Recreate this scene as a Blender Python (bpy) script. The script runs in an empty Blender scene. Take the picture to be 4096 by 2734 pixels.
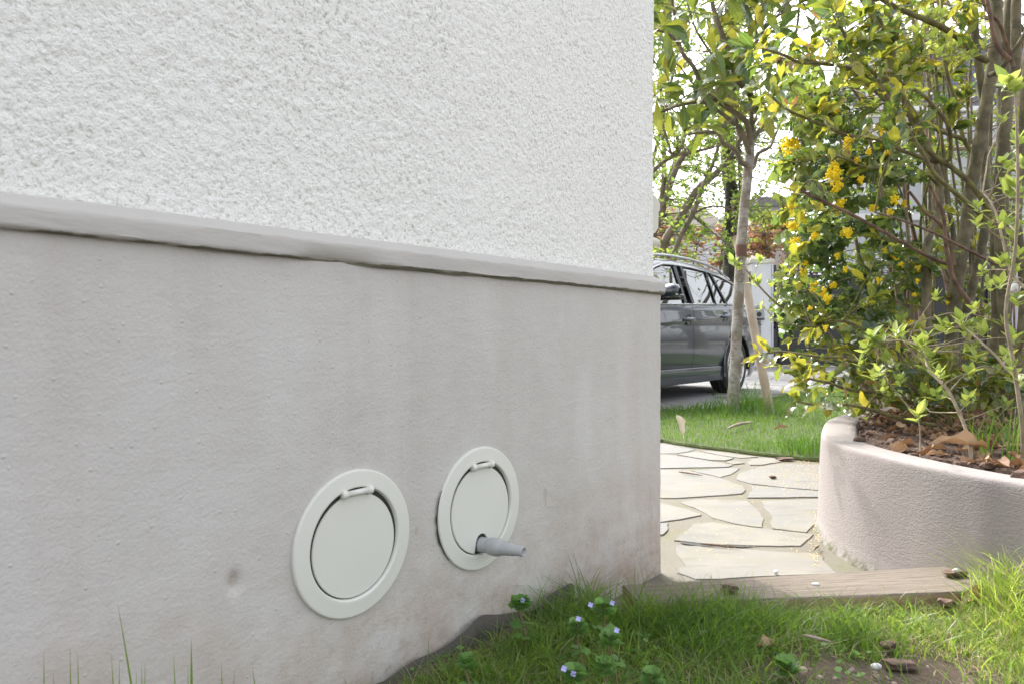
import bpy, math, random
import numpy as np
from mathutils import Matrix, Vector

R = math.radians
sc = bpy.context.scene
random.seed(7)
rng = np.random.default_rng(11)

# ------------------------------------------------------------------ camera
H0, F0, HZ = 0.69, 2950.0, 1340.0        # eye height, focal length and horizon row of the 4096 px photograph
cd = bpy.data.cameras.new("camera")
cam = bpy.data.objects.new("camera", cd)
sc.collection.objects.link(cam)
cam.location = (0, 0, H0)
cam.rotation_euler = (R(90), 0, 0)
cd.sensor_width = 36
cd.lens = F0 / 4096 * 36
cd.shift_y = -(1367 - HZ) / 4096
cd.clip_start = 0.02
cd.clip_end = 500
cd.dof.use_dof = True
cd.dof.focus_distance = 2.3
cd.dof.aperture_fstop = 10
sc.camera = cam

# ------------------------------------------------------------------ light
SUN_EL = R(47)
sdx, sdy = -0.40, 0.917                   # horizontal direction towards the sun
world = bpy.data.worlds.new("World")
sc.world = world
world.use_nodes = True
wt = world.node_tree
sky = wt.nodes.new("ShaderNodeTexSky")
sky.sky_type = 'NISHITA'
sky.sun_disc = False
sky.sun_elevation = SUN_EL
sky.sun_rotation = math.atan2(sdx, sdy)
sky.air_density = 1.0
sky.dust_density = 5.0
sky.ozone_density = 1.0
bg = wt.nodes["Background"]
hs = wt.nodes.new("ShaderNodeHueSaturation")      # thin bright haze: a whiter, brighter sky than the clear one
hs.inputs["Saturation"].default_value = 0.22; hs.inputs["Value"].default_value = 2.3
wt.links.new(sky.outputs[0], hs.inputs["Color"])
wt.links.new(hs.outputs[0], bg.inputs[0])
bg.inputs[1].default_value = 0.15
sl = bpy.data.lights.new("sun", 'SUN')
sl.energy = 2.0
sl.angle = R(0.6)
sl.color = (1.0, 0.95, 0.86)
so = bpy.data.objects.new("sun", sl)
sc.collection.objects.link(so)
sdir = Vector((sdx * math.cos(SUN_EL), sdy * math.cos(SUN_EL), math.sin(SUN_EL)))
so.rotation_euler = sdir.to_track_quat('Z', 'Y').to_euler()
so.location = (-3, 6, 8)
vs = sc.view_settings
vs.view_transform = 'Standard'
vs.look = 'None'
vs.gamma = 1
vs.exposure = 0.9
sc.cycles.max_bounces = 8
sc.cycles.transparent_max_bounces = 8
sc.cycles.use_denoising = True

# ------------------------------------------------------------------ maths helpers
def at(x, y, Y):
    return np.array([(x - 2048) / F0 * Y, Y, H0 - (y - HZ) / F0 * Y])
def gnd(x, y, z=0.0):
    return at(x, y, (H0 - z) * F0 / (y - HZ))
WS, WC = 0.6252, 0.7804                   # the house wall runs along (WS, WC), its outward normal is (WC, -WS)
K = np.array([0.4365, 2.145])             # plinth corner
def wallpt(x, y, off=0.0):
    u = (x - 2048) / F0
    return at(x, y, (1.0 - off) / (WS - u * WC))
def wl(s, o, z):                          # wall coordinates: s metres from the corner towards the camera, o outwards
    return np.array([K[0] - WS * s + WC * o, K[1] - WC * s - WS * o, z])

def _h(ix, iy, iz, seed):
    h = (ix * 374761393 + iy * 668265263 + iz * 2147483647 + seed * 974634777) & 0xffffffff
    h = ((h ^ (h >> 13)) * 1274126177) & 0xffffffff
    h = h ^ (h >> 16)
    return (h & 0xffff) / 65535.0
def vnoise(p, seed=0):
    p = np.asarray(p, float)
    i = np.floor(p).astype(np.int64); f = p - i; f = f * f * (3 - 2 * f)
    r = 0
    for a in (0, 1):
        for b in (0, 1):
            for c in (0, 1):
                w = (f[:, 0] if a else 1 - f[:, 0]) * (f[:, 1] if b else 1 - f[:, 1]) * (f[:, 2] if c else 1 - f[:, 2])
                r = r + w * _h(i[:, 0] + a, i[:, 1] + b, i[:, 2] + c, seed)
    return r
def fbm(p, scale, octs=4, seed=0, gain=0.5):
    p = np.asarray(p, float) * scale; a = 1; s = 0; t = 0
    for k in range(octs):
        s = s + a * vnoise(p + 17.3 * k, seed + k); t += a; a *= gain; p = p * 2.03
    return s / t * 2 - 1
def nrm(v):
    v = np.asarray(v, float)
    return v / np.maximum(np.linalg.norm(v, axis=-1, keepdims=True), 1e-9)

# ------------------------------------------------------------------ mesh builder
class MB:
    def __init__(s):
        s.V = []; s.F = []; s.A = []; s.n = 0
    def add(s, V, F, A=None):
        V = np.asarray(V, float).reshape(-1, 3)
        s.V.append(V)
        s.F += [tuple(int(i) + s.n for i in f) for f in F] if not isinstance(F, np.ndarray) else [tuple(r) for r in (F + s.n).tolist()]
        s.A.append(np.zeros((len(V), 3)) if A is None else np.asarray(A, float).reshape(-1, 3))
        s.n += len(V)
        return s
    def grid(s, P, closeu=False, closev=False):     # P: (nu, nv, 3)
        nu, nv = P.shape[:2]
        idx = np.arange(nu * nv).reshape(nu, nv)
        if closeu: idx = np.vstack([idx, idx[:1]])
        if closev: idx = np.hstack([idx, idx[:, :1]])
        q = np.stack([idx[:-1, :-1], idx[1:, :-1], idx[1:, 1:], idx[:-1, 1:]], -1).reshape(-1, 4)
        return s.add(P.reshape(-1, 3), q)
    def box(s, c, size, M=None):
        x, y, z = [q / 2 for q in size]
        V = np.array([[i, j, k] for i in (-x, x) for j in (-y, y) for k in (-z, z)])
        if M is not None: V = V @ np.asarray(M).T
        return s.add(V + np.asarray(c), [(0, 1, 3, 2), (4, 6, 7, 5), (0, 4, 5, 1), (2, 3, 7, 6), (0, 2, 6, 4), (1, 5, 7, 3)])
    def tube(s, pts, rad, n=8, sub=4, cap=True, wob=0.0, A=None):
        pts = np.asarray(pts, float); m = len(pts)
        rad = np.full(m, rad) if np.isscalar(rad) else np.asarray(rad, float)
        if m > 2 and sub > 1:
            P = np.vstack([2 * pts[0] - pts[1], pts, 2 * pts[-1] - pts[-2]]); o = []; rr = []
            for i in range(m - 1):
                p0, p1, p2, p3 = P[i:i + 4]
                for k in range(sub):
                    t = k / sub
                    o.append(0.5 * ((2 * p1) + (-p0 + p2) * t + (2 * p0 - 5 * p1 + 4 * p2 - p3) * t * t + (-p0 + 3 * p1 - 3 * p2 + p3) * t ** 3))
                    rr.append(rad[i] * (1 - t) + rad[i + 1] * t)
            o.append(pts[-1]); rr.append(rad[-1]); pts = np.array(o); rad = np.array(rr); m = len(pts)
        T = nrm(np.gradient(pts, axis=0))
        ref = np.array([0, 0, 1.0]) if abs(T[0, 2]) < 0.9 else np.array([1.0, 0, 0])
        U = nrm(ref - T * (T @ ref)[:, None]); W = np.cross(T, U)
        a = np.arange(n) / n * 2 * math.pi
        rw = rad[:, None] * np.ones((m, n))
        if wob:
            q = np.stack([np.repeat(np.arange(m), n) * 0.7, np.tile(np.cos(a), m) * 1.3 + m, np.tile(np.sin(a), m) * 1.3], -1)
            rw = rw * (1 + wob * (vnoise(q, m) * 2 - 1).reshape(m, n))
        P = pts[:, None] + rw[..., None] * (np.cos(a)[None, :, None] * U[:, None] + np.sin(a)[None, :, None] * W[:, None])
        s.grid(P, closev=True)
        if cap:
            b = s.n - m * n
            s.F.append(tuple(b + i for i in range(n))[::-1]); s.F.append(tuple(b + (m - 1) * n + i for i in range(n)))
        return s
    def lathe(s, prof, n=48, M=None, o=(0, 0, 0)):   # prof: (radius, height) about local z
        a = np.arange(n) / n * 2 * math.pi
        pr = np.asarray(prof, float)
        P = np.stack([pr[:, 0][:, None] * np.cos(a), pr[:, 0][:, None] * np.sin(a), np.repeat(pr[:, 1][:, None], n, 1)], -1)
        if M is not None: P = P @ np.asarray(M).T
        return s.grid(P + np.asarray(o), closev=True)
    def prism(s, poly, z0, z1, bev=0.0):             # polygon in xy raised from z0 to z1
        p = np.asarray(poly, float); n = len(p)
        a = 0.5 * np.sum(p[:, 0] * np.roll(p[:, 1], -1) - np.roll(p[:, 0], -1) * p[:, 1])
        if a < 0: p = p[::-1]
        c = p.mean(0)
        rings = [(p, z0), (p, z1 - bev)]
        if bev: rings.append((c + (p - c) * (1 - bev / max(0.05, np.abs(p - c).max())), z1))
        V = np.vstack([np.c_[q, np.full(n, z)] for q, z in rings])
        Fs = [(k * n + i, k * n + (i + 1) % n, (k + 1) * n + (i + 1) % n, (k + 1) * n + i) for k in range(len(rings) - 1) for i in range(n)]
        Fs.append(tuple((len(rings) - 1) * n + i for i in range(n)))
        return s.add(V, Fs)
    def build(s, name, mat, parent=None, smooth=True, M=None):
        me = bpy.data.meshes.new(name)
        V = np.vstack(s.V)
        if M is not None: V = V @ np.asarray(M).T
        ln = np.array([len(f) for f in s.F]); lp = np.concatenate([np.array(f) for f in s.F])
        me.vertices.add(len(V)); me.vertices.foreach_set("co", V.ravel())
        me.loops.add(len(lp)); me.loops.foreach_set("vertex_index", lp)
        me.polygons.add(len(ln)); me.polygons.foreach_set("loop_start", np.concatenate([[0], np.cumsum(ln)[:-1]]))
        me.polygons.foreach_set("loop_total", ln)
        me.polygons.foreach_set("use_smooth", np.full(len(ln), smooth))
        A = np.vstack(s.A)
        if A.any():
            at_ = me.attributes.new("leaf", 'FLOAT_VECTOR', 'POINT'); at_.data.foreach_set("vector", A.ravel())
        me.update(calc_edges=True); me.validate()
        me.materials.append(mat)
        o = bpy.data.objects.new(name, me); sc.collection.objects.link(o)
        if parent: o.parent = parent
        return o

def tag(o, label=None, cat=None, group=None, kind=None):
    if label: o["label"] = label
    if cat: o["category"] = cat
    if group: o["group"] = group
    if kind: o["kind"] = kind
    return o
def empty(name, loc=(0, 0, 0), rz=0.0, **k):
    o = bpy.data.objects.new(name, None); sc.collection.objects.link(o)
    o.location = loc; o.rotation_euler = (0, 0, rz); o.empty_display_size = 0.1
    return tag(o, **k)
def catmull(P, sub=6, closed=False):
    P = np.asarray(P, float); n = len(P); o = []
    rngi = range(n if closed else n - 1)
    for i in rngi:
        g = (lambda j: P[j % n]) if closed else (lambda j: P[min(max(j, 0), n - 1)])
        p0, p1, p2, p3 = g(i - 1), g(i), g(i + 1), g(i + 2)
        for k in range(sub):
            t = k / sub
            o.append(0.5 * ((2 * p1) + (-p0 + p2) * t + (2 * p0 - 5 * p1 + 4 * p2 - p3) * t * t + (-p0 + 3 * p1 - 3 * p2 + p3) * t ** 3))
    if not closed: o.append(P[-1])
    return np.array(o)

# ------------------------------------------------------------------ material helper
class MT:
    def __init__(s, name):
        s.m = bpy.data.materials.new(name); s.m.use_nodes = True
        s.t = s.m.node_tree; s.b = s.t.nodes["Principled BSDF"]; s.out = s.t.nodes["Material Output"]
        s.co = None
    def nd(s, typ, ins=None, **pr):
        n = s.t.nodes.new("ShaderNode" + typ)
        for k, v in pr.items(): setattr(n, k, v)
        for k, v in (ins or {}).items(): s.set(n.inputs[k], v)
        return n
    def set(s, sock, v):
        if hasattr(v, "is_linked") or hasattr(v, "links"): s.t.links.new(v, sock)
        else:
            if isinstance(v, (tuple, list)) and len(v) == 3 and sock.type == 'RGBA': v = (*v, 1)
            sock.default_value = v
    def obj(s, scale=(1, 1, 1), rot=(0, 0, 0)):
        if s.co is None: s.co = s.nd("TexCoord").outputs["Object"]
        if scale == (1, 1, 1) and rot == (0, 0, 0): return s.co
        return s.nd("Mapping", {"Vector": s.co, "Scale": scale, "Rotation": rot}).outputs[0]
    def noise(s, scale, detail=4, rough=0.55, vec=None, dist=0.0):
        return s.nd("TexNoise", {"Vector": vec if vec is not None else s.obj(), "Scale": scale, "Detail": detail, "Roughness": rough, "Distortion": dist}).outputs[0]
    def voro(s, scale, feature='F1', vec=None, out="Distance"):
        return s.nd("TexVoronoi", {"Vector": vec if vec is not None else s.obj(), "Scale": scale}, feature=feature).outputs[out]
    def ramp(s, fac, stops):
        n = s.nd("ValToRGB", {"Fac": fac}); e = n.color_ramp.elements
        while len(e) < len(stops): e.new(0.5)
        for k, (p, c) in enumerate(stops):
            e[k].position = p; e[k].color = (*c, 1) if isinstance(c, (tuple, list)) else (c, c, c, 1)
        return n.outputs[0]
    def mix(s, fac, a, b, mode='MIX'):
        n = s.nd("Mix", data_type='RGBA', blend_type=mode)
        s.set(n.inputs[0], fac); s.set(n.inputs[6], a); s.set(n.inputs[7], b)
        return n.outputs[2]
    def math(s, op, a, b=0.0, c=0.0):
        n = s.nd("Math", operation=op); s.set(n.inputs[0], a); s.set(n.inputs[1], b); s.set(n.inputs[2], c)
        return n.outputs[0]
    def bump(s, h, strength=0.5, dist=0.01, normal=None):
        i = {"Height": h, "Strength": strength, "Distance": dist}
        if normal is not None: i["Normal"] = normal
        return s.nd("Bump", i).outputs[0]
    def fin(s, color=None, rough=None, normal=None, **k):
        if color is not None: s.set(s.b.inputs["Base Color"], color)
        if rough is not None: s.set(s.b.inputs["Roughness"], rough)
        if normal is not None: s.set(s.b.inputs["Normal"], normal)
        for n, v in k.items(): s.set(s.b.inputs[n.replace("_", " ")], v)
        return s.m

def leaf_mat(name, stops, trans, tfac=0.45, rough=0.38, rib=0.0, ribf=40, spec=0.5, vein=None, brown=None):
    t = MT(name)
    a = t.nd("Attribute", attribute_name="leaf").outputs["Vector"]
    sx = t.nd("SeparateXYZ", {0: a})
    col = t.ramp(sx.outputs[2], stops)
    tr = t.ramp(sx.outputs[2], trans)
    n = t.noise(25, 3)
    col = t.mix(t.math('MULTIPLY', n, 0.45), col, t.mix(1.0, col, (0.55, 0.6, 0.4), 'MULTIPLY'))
    if vein is not None:
        vf = t.ramp(sx.outputs[1], [(0.0, 1.0), (0.10, 0.0)])
        col = t.mix(t.math('MULTIPLY', vf, 0.6), col, vein); tr = t.mix(t.math('MULTIPLY', vf, 0.5), tr, vein)
    if brown is not None:
        bf = t.ramp(t.noise(18, 2), [(0.66, 0.0), (0.70, 1.0)])
        col = t.mix(bf, col, brown); tr = t.mix(bf, tr, brown)
    nor = None
    if rib:
        w = t.math('SINE', t.math('MULTIPLY', t.math('SUBTRACT', sx.outputs[0], t.math('MULTIPLY', sx.outputs[1], 0.22)), ribf))
        nor = t.bump(w, rib, 0.004)
    t.fin(col, rough, nor)
    t.b.inputs["Specular IOR Level"].default_value = spec
    tl = t.nd("BsdfTranslucent", {"Color": tr})
    if nor is not None: t.set(tl.inputs["Normal"], nor)
    mx = t.nd("MixShader", {0: tfac, 1: t.b.outputs[0], 2: tl.outputs[0]})
    t.t.links.new(mx.outputs[0], t.out.inputs[0])
    return t.m
def bark_mat(name, c1, c2, c3, scale=30, ring=0.0, bump=0.5):
    t = MT(name)
    n1 = t.noise(scale, 6, 0.65, t.obj((1, 1, 0.35)))
    n2 = t.noise(scale * 0.35, 3)
    col = t.mix(t.ramp(n2, [(0.42, 0.0), (0.6, 1.0)]), t.ramp(n1, [(0.3, c1), (0.7, c2)]), c3)
    h = n1
    if ring:
        r = t.noise(scale * 1.6, 3, 0.6, t.obj((0.5, 0.5, 3.2)))
        rf = t.ramp(r, [(0.56, 0.0), (0.64, 1.0)])
        col = t.mix(t.math('MULTIPLY', rf, ring), col, (0.16, 0.11, 0.075)); h = t.math('SUBTRACT', n1, rf)
    return t.fin(col, 0.85, t.bump(h, bump, 0.01))
# ------------------------------------------------------------------ materials of the setting
def m_stucco():
    t = MT("white_roughcast")
    n1 = t.noise(230, 5, 0.62, dist=0.3); n2 = t.noise(120, 4, 0.6); n3 = t.noise(2.2, 3)
    h = t.math('ADD', n1, t.math('MULTIPLY', n2, 1.4))
    pit = t.ramp(t.math('MULTIPLY', h, 0.42), [(0.40, 1.0), (0.47, 0.0)])
    col = t.mix(t.math('MULTIPLY', t.math('MULTIPLY', pit, t.ramp(t.noise(4.5, 3), [(0.35, 0.35), (0.65, 1.0)])), 0.7), (0.90, 0.893, 0.865), (0.36, 0.37, 0.28))
    col = t.mix(t.math('MULTIPLY', n3, 0.10), col, (0.6, 0.6, 0.54))
    return t.fin(col, 0.9, t.bump(h, 0.8, 0.006))
def _sz(x, y):
    p = wallpt(x, y); return (-((p[0] - K[0]) * WS + (p[1] - K[1]) * WC), p[2])
SPOTS = [(_sz(938, 2318), 0.009), (_sz(2184, 1970), 0.010), (_sz(2185, 2010), 0.006), (_sz(1668, 2120), 0.006), (_sz(1380, 2395), 0.005), (_sz(1760, 2545), 0.007)]
def m_render(name, base, pink, light, foot=True, sc_=1.0):
    t = MT(name)
    big = t.noise(2.6 * sc_, 4, 0.6); mid = t.noise(9 * sc_, 5, 0.6); st = t.noise(5, 4, 0.6, t.obj((1.6, 1.6, 0.25)))
    z = t.nd("SeparateXYZ", {0: t.obj()}).outputs[2]
    col = t.mix(t.ramp(big, [(0.35, 0.0), (0.7, 0.6)]), base, light)
    col = t.mix(t.math('MULTIPLY', t.ramp(st, [(0.45, 0.0), (0.7, 1.0)]), 0.45), col, light)
    col = t.mix(t.math('MULTIPLY', t.ramp(t.noise(9, 4, 0.6, t.obj((1.3, 1.3, 0.12))), [(0.5, 0.0), (0.72, 1.0)]), 0.14), col, pink)
    if foot:
        low = t.nd("MapRange", {0: z, 1: 0.42, 2: 0.05, 3: 0.0, 4: 1.0}).outputs[0]
        pf = t.math('MULTIPLY', low, t.ramp(mid, [(0.38, 0.1), (0.62, 1.0)]))
        col = t.mix(t.math('MULTIPLY', pf, 0.75), col, pink)
        col = t.mix(t.math('MULTIPLY', t.math('MULTIPLY', low, t.ramp(t.noise(14, 4), [(0.55, 0.0), (0.70, 1.0)])), 0.3), col, (0.66, 0.62, 0.57))
    if foot:                                   # knocked-off spots showing the older render
        for (sx, szz), rad in SPOTS:
            dv_ = t.nd("VectorMath", {0: t.nd("VectorMath", {0: t.obj(), 1: (sx, 0.0, szz)}, operation='SUBTRACT').outputs[0], 1: (1.0, 0.3, 0.65)}, operation='MULTIPLY').outputs[0]
            dl_ = t.nd("VectorMath", {0: dv_}, operation='LENGTH').outputs["Value"]
            dl_ = t.math('ADD', dl_, t.math('MULTIPLY', t.math('SUBTRACT', t.noise(90, 3), 0.5), rad * 0.9))
            ff_ = t.nd("MapRange", {0: dl_, 1: rad, 2: rad * 0.7, 3: 0.0, 4: 0.5}).outputs[0]
            col = t.mix(ff_, col, (0.37, 0.31, 0.255))
    grit = t.voro(120 * sc_); g2 = t.ramp(t.voro(42 * sc_), [(0.0, 1.0), (0.13, 0.0)]); fine = t.noise(220, 4, 0.6)
    if foot:                                   # mud splashed up from the bed
        sp2 = t.math('MULTIPLY', t.nd("MapRange", {0: z, 1: 0.30, 2: 0.06, 3: 0.0, 4: 1.0}).outputs[0], t.ramp(t.noise(38, 5, 0.7), [(0.52, 0.0), (0.62, 1.0)]))
        col = t.mix(t.math('MULTIPLY', sp2, 0.35), col, (0.26, 0.21, 0.165))
    dark = t.ramp(t.voro(31), [(0.0, 1.0), (0.035, 0.0)])
    col = t.mix(t.math('MULTIPLY', dark, t.ramp(mid, [(0.55, 0.0), (0.6, 0.5)])), col, (0.12, 0.11, 0.10))
    h = t.math('ADD', t.math('MULTIPLY', fine, 0.8), t.math('ADD', t.math('MULTIPLY', g2, 0.9), t.math('MULTIPLY', grit, -0.25)))
    h = t.math('ADD', h, t.math('MULTIPLY', t.noise(30, 3, 0.5, t.obj((0.7, 0.7, 1.6))), 0.8))
    return t.fin(col, 0.88, t.bump(h, 0.42, 0.0045))
M_STUC = m_stucco()
M_PLINTH = m_render("grey_render", (0.475, 0.453, 0.430), (0.37, 0.285, 0.23), (0.56, 0.545, 0.53))
def m_ledge():
    t = MT("ledge_render")
    n = t.noise(7, 4); f = t.noise(60, 5, 0.6, t.obj((0.4, 0.4, 1.4)))
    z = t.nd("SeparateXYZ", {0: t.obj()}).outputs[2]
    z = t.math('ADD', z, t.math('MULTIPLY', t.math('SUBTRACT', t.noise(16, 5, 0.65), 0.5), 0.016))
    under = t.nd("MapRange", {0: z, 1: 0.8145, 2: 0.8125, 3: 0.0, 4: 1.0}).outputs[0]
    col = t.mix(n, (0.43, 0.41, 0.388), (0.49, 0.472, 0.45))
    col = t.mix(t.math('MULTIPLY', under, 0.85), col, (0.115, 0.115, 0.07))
    return t.fin(col, 0.88, t.bump(f, 0.35, 0.005))
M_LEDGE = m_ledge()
M_PLANTER = m_render("pink_grey_render", (0.56, 0.515, 0.49), (0.3, 0.3, 0.2), (0.64, 0.60, 0.575), foot=False, sc_=1.1)
def m_planter():
    t = MT("planter_render")
    big = t.noise(3, 4); z = t.nd("SeparateXYZ", {0: t.obj()}).outputs[2]
    col = t.mix(big, (0.28, 0.253, 0.243), (0.33, 0.303, 0.295))
    low = t.nd("MapRange", {0: z, 1: 0.045, 2: 0.0, 3: 0.0, 4: 1.0}).outputs[0]
    nn = t.ramp(t.noise(30, 5, 0.65), [(0.42, 0.0), (0.6, 1.0)])
    col = t.mix(t.math('MULTIPLY', low, nn), col, (0.10, 0.11, 0.05))
    sw = t.noise(210, 5, 0.65, t.obj((0.7, 0.7, 1.3), (0, 0.5, 0)), dist=0.15); sw2 = t.noise(85, 4, 0.6, t.obj((0.6, 0.6, 1.4), (0.3, 0.4, 0)))
    h = t.math('ADD', sw, t.math('MULTIPLY', sw2, 0.8))
    return t.fin(col, 0.92, t.bump(h, 0.55, 0.005), **{'Specular_IOR_Level': 0.2})
M_PLANTER = m_planter()
def m_stone(name, c1, c2, c3):
    t = MT(name)
    n1 = t.noise(3.0, 4); n2 = t.noise(14, 6, 0.6, t.obj((0.35, 1, 1))); isl = t.nd("NewGeometry").outputs["Random Per Island"]
    col = t.mix(t.ramp(n1, [(0.35, 0.0), (0.65, 1.0)]), c1, c2)
    col = t.mix(t.ramp(isl, [(0.2, 0.0), (0.9, 0.75)]), col, c3)
    col = t.mix(t.ramp(n2, [(0.54, 0.0), (0.75, 0.5)]), col, tuple(q * 0.62 for q in c1))
    col = t.mix(t.ramp(t.noise(5.5, 5, 0.65), [(0.5, 0.0), (0.7, 0.6)]), col, (0.215, 0.20, 0.15))
    sp = t.ramp(t.voro(55), [(0.0, 1.0), (0.06, 0.0)])
    col = t.mix(t.math('MULTIPLY', sp, 0.35), col, (0.16, 0.14, 0.12))
    h = t.math('ADD', n2, t.math('MULTIPLY', t.noise(60, 4), 0.3))
    return t.fin(col, 0.9, t.bump(h, 0.4, 0.006), **{"Specular_IOR_Level": 0.2})
M_FLAG = m_stone("pale_flagstone", (0.188, 0.184, 0.170), (0.240, 0.226, 0.198), (0.200, 0.202, 0.202))
M_DRIVE = m_stone("driveway_stone", (0.21, 0.21, 0.205), (0.26, 0.255, 0.25), (0.235, 0.235, 0.26))
def m_mortar():
    t = MT("mortar")
    n = t.noise(8, 5); g = t.ramp(t.noise(3.4, 5, 0.6), [(0.5, 0.0), (0.66, 1.0)])
    col = t.mix(n, (0.135, 0.123, 0.098), (0.18, 0.167, 0.14)); col = t.mix(t.math('MULTIPLY', g, 0.7), col, (0.135, 0.135, 0.07))
    sp = t.ramp(t.voro(90), [(0.0, 1.0), (0.12, 0.0)]); col = t.mix(t.math('MULTIPLY', sp, 0.4), col, (0.42, 0.39, 0.33))
    return t.fin(col, 0.95, t.bump(t.noise(110, 4), 0.8, 0.006))
M_MORTAR = m_mortar()
def m_soil(name, c1, c2, c3):
    t = MT(name)
    n = t.noise(7, 5, 0.6); col = t.mix(t.ramp(n, [(0.35, 0.0), (0.65, 1.0)]), c1, c2)
    sp = t.ramp(t.voro(45), [(0.0, 1.0), (0.16, 0.0)]); col = t.mix(t.math('MULTIPLY', sp, 0.55), col, c3)
    return t.fin(col, 0.95, t.bump(t.noise(60, 5, 0.65), 1.0, 0.02))
M_SOIL = m_soil("garden_soil", (0.095, 0.07, 0.05), (0.16, 0.12, 0.085), (0.3, 0.23, 0.16))
M_LAWNSOIL = m_soil("lawn_soil", (0.06, 0.085, 0.025), (0.09, 0.12, 0.035), (0.12, 0.12, 0.05))
M_FARGROUND = m_soil("far_ground", (0.12, 0.12, 0.10), (0.16, 0.15, 0.12), (0.2, 0.19, 0.16))
def m_wood():
    t = MT("weathered_wood")
    L = (0.35, 6.0, 6.0)
    n1 = t.noise(9, 7, 0.65, t.obj(L), 0.4); n2 = t.noise(30, 6, 0.7, t.obj((0.2, 7, 7)))
    z = t.nd("SeparateXYZ", {0: t.nd("NewGeometry").outputs["Normal"]}).outputs[2]
    col = t.mix(n1, (0.125, 0.102, 0.08), (0.27, 0.225, 0.18)); col = t.mix(t.ramp(n2, [(0.48, 0.0), (0.64, 0.9)]), col, (0.085, 0.068, 0.052))
    face = t.nd("MapRange", {0: z, 1: 0.6, 2: 0.2, 3: 0.0, 4: 1.0}).outputs[0]
    col = t.mix(t.math('MULTIPLY', face, 0.6), col, (0.42, 0.30, 0.17))
    return t.fin(col, 0.85, t.bump(t.math('ADD', n1, n2), 0.7, 0.006))
M_WOOD = m_wood()
def plain(name, col, rough=0.5, var=0.15, nscale=20, metal=0.0, bump=0.1, bs=120, **k):
    t = MT(name)
    c = t.mix(t.math('MULTIPLY', t.noise(nscale, 4), var * 2), col, tuple(q * 0.6 for q in col))
    return t.fin(c, rough, t.bump(t.noise(bs, 3), bump, 0.002) if bump else None, Metallic=metal, **k)
M_PLASTIC = plain("cream_plastic", (0.655, 0.655, 0.605), 0.42, 0.10, 6, bump=0.04, bs=300)
M_GAP = plain("dark_recess", (0.035, 0.035, 0.03), 0.8)
M_GREYPL = plain("grey_plastic", (0.37, 0.38, 0.39), 0.4, 0.08)
M_GREYDK = plain("dark_plastic", (0.03, 0.03, 0.032), 0.5)
M_WHITEP = plain("white_paint", (0.74, 0.75, 0.78), 0.6, 0.08, 5)
M_BLACKG = plain("black_gate_paint", (0.026, 0.026, 0.030), 0.42, 0.1, 5)
M_IRON = plain("wrought_iron", (0.02, 0.02, 0.02), 0.5)
M_STEEL = plain("pale_steel", (0.5, 0.53, 0.57), 0.35, metal=0.7)

# ------------------------------------------------------------------ ground, path, driveway, lawn
g = MB(); g.add([(-90, -60, -0.06), (90, -60, -0.06), (90, 140, -0.06), (-90, 140, -0.06)], [(0, 1, 2, 3)])
tag(g.build("ground", M_FARGROUND, smooth=False), kind="structure")

P0 = np.array([0.238, 1.747]); PD = nrm(np.array([0.8905, 0.141])); PN = np.array([-PD[1], PD[0]])   # back edge line of the plank
pth = MB()
def sheet(mb, poly, z):
    mb.add([(x, y, z) for x, y in poly], [tuple(range(len(poly)))])
sheet(pth, [(-5, 1.2), (P0[0] - 1.0, P0[1] - 0.19), (P0[0] + 4 * PD[0], P0[1] + 4 * PD[1]), (6, 5.6), (-5, 5.6)], 0.0)
path = tag(pth.build("path", M_MORTAR, smooth=False), kind="structure")

def rough_poly(P, step, amp, seed):
    P = np.asarray(P, float)[:, :2]; o = []
    for i in range(len(P)):
        a, b = P[i], P[(i + 1) % len(P)]; n = max(1, int(np.linalg.norm(b - a) / step))
        o += [a + (b - a) * k / n for k in range(n)]
    o = np.array(o); q = np.c_[o, np.zeros(len(o))]
    return o + amp * np.c_[fbm(q, 14, 3, seed), fbm(q + 9, 14, 3, seed + 5)]
ST = [
 [(385,1165),(400,1130),(650,1140),(1000,1165),(1200,1185),(1450,1190),(1555,1215),(1560,1250),(1660,1350),(560,1400),(400,1340),(420,1310),(480,1290),(400,1200)],
 [(390,1095),(540,965),(690,955),(1000,995),(1200,1015),(1480,1045),(1400,1115),(1380,1138),(1030,1132),(700,1130),(430,1100)],
 [(120,770),(200,790),(295,805),(400,835),(500,855),(600,895),(440,930),(295,950),(150,955)],
 [(100,980),(200,965),(345,960),(350,1005),(300,1050),(100,1090)],
 [(430,790),(590,770),(960,785),(1040,850),(1085,925),(1080,990),(1000,985),(850,958),(690,915),(640,880),(540,840)],
 [(1070,785),(1560,768),(1600,910),(1500,960),(1420,1028),(1145,1000),(1150,920),(1110,860)],
 [(100,545),(300,540),(480,545),(600,575),(800,625),(920,670),(950,700),(920,730),(700,745),(400,765),(300,765),(110,750)],
 [(1000,668),(1180,680),(1400,700),(1700,730),(1700,752),(1100,762),(955,762)],
 [(525,547),(820,525),(900,532),(830,580),(750,598),(620,570)],
 [(880,590),(900,560),(1050,522),(1200,495),(1700,505),(1700,710),(1350,690),(1180,670),(1000,650),(880,620)],
 [(100,425),(300,420),(400,432),(650,472),(850,505),(820,520),(600,525),(300,530),(100,528)],
 [(412,424),(520,404),(600,410),(850,450),(790,470),(680,468)],
 [(120,345),(300,338),(480,372),(560,380),(500,397),(400,414),(300,415),(120,410)],
 [(580,390),(720,400),(1040,442),(900,448),(760,430)],
 [(955,480),(1000,457),(1150,447),(1260,470),(1200,485),(1060,505),(980,505)],
 [(785,480),(870,470),(940,490),(850,500)]]
stn = MB()
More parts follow.
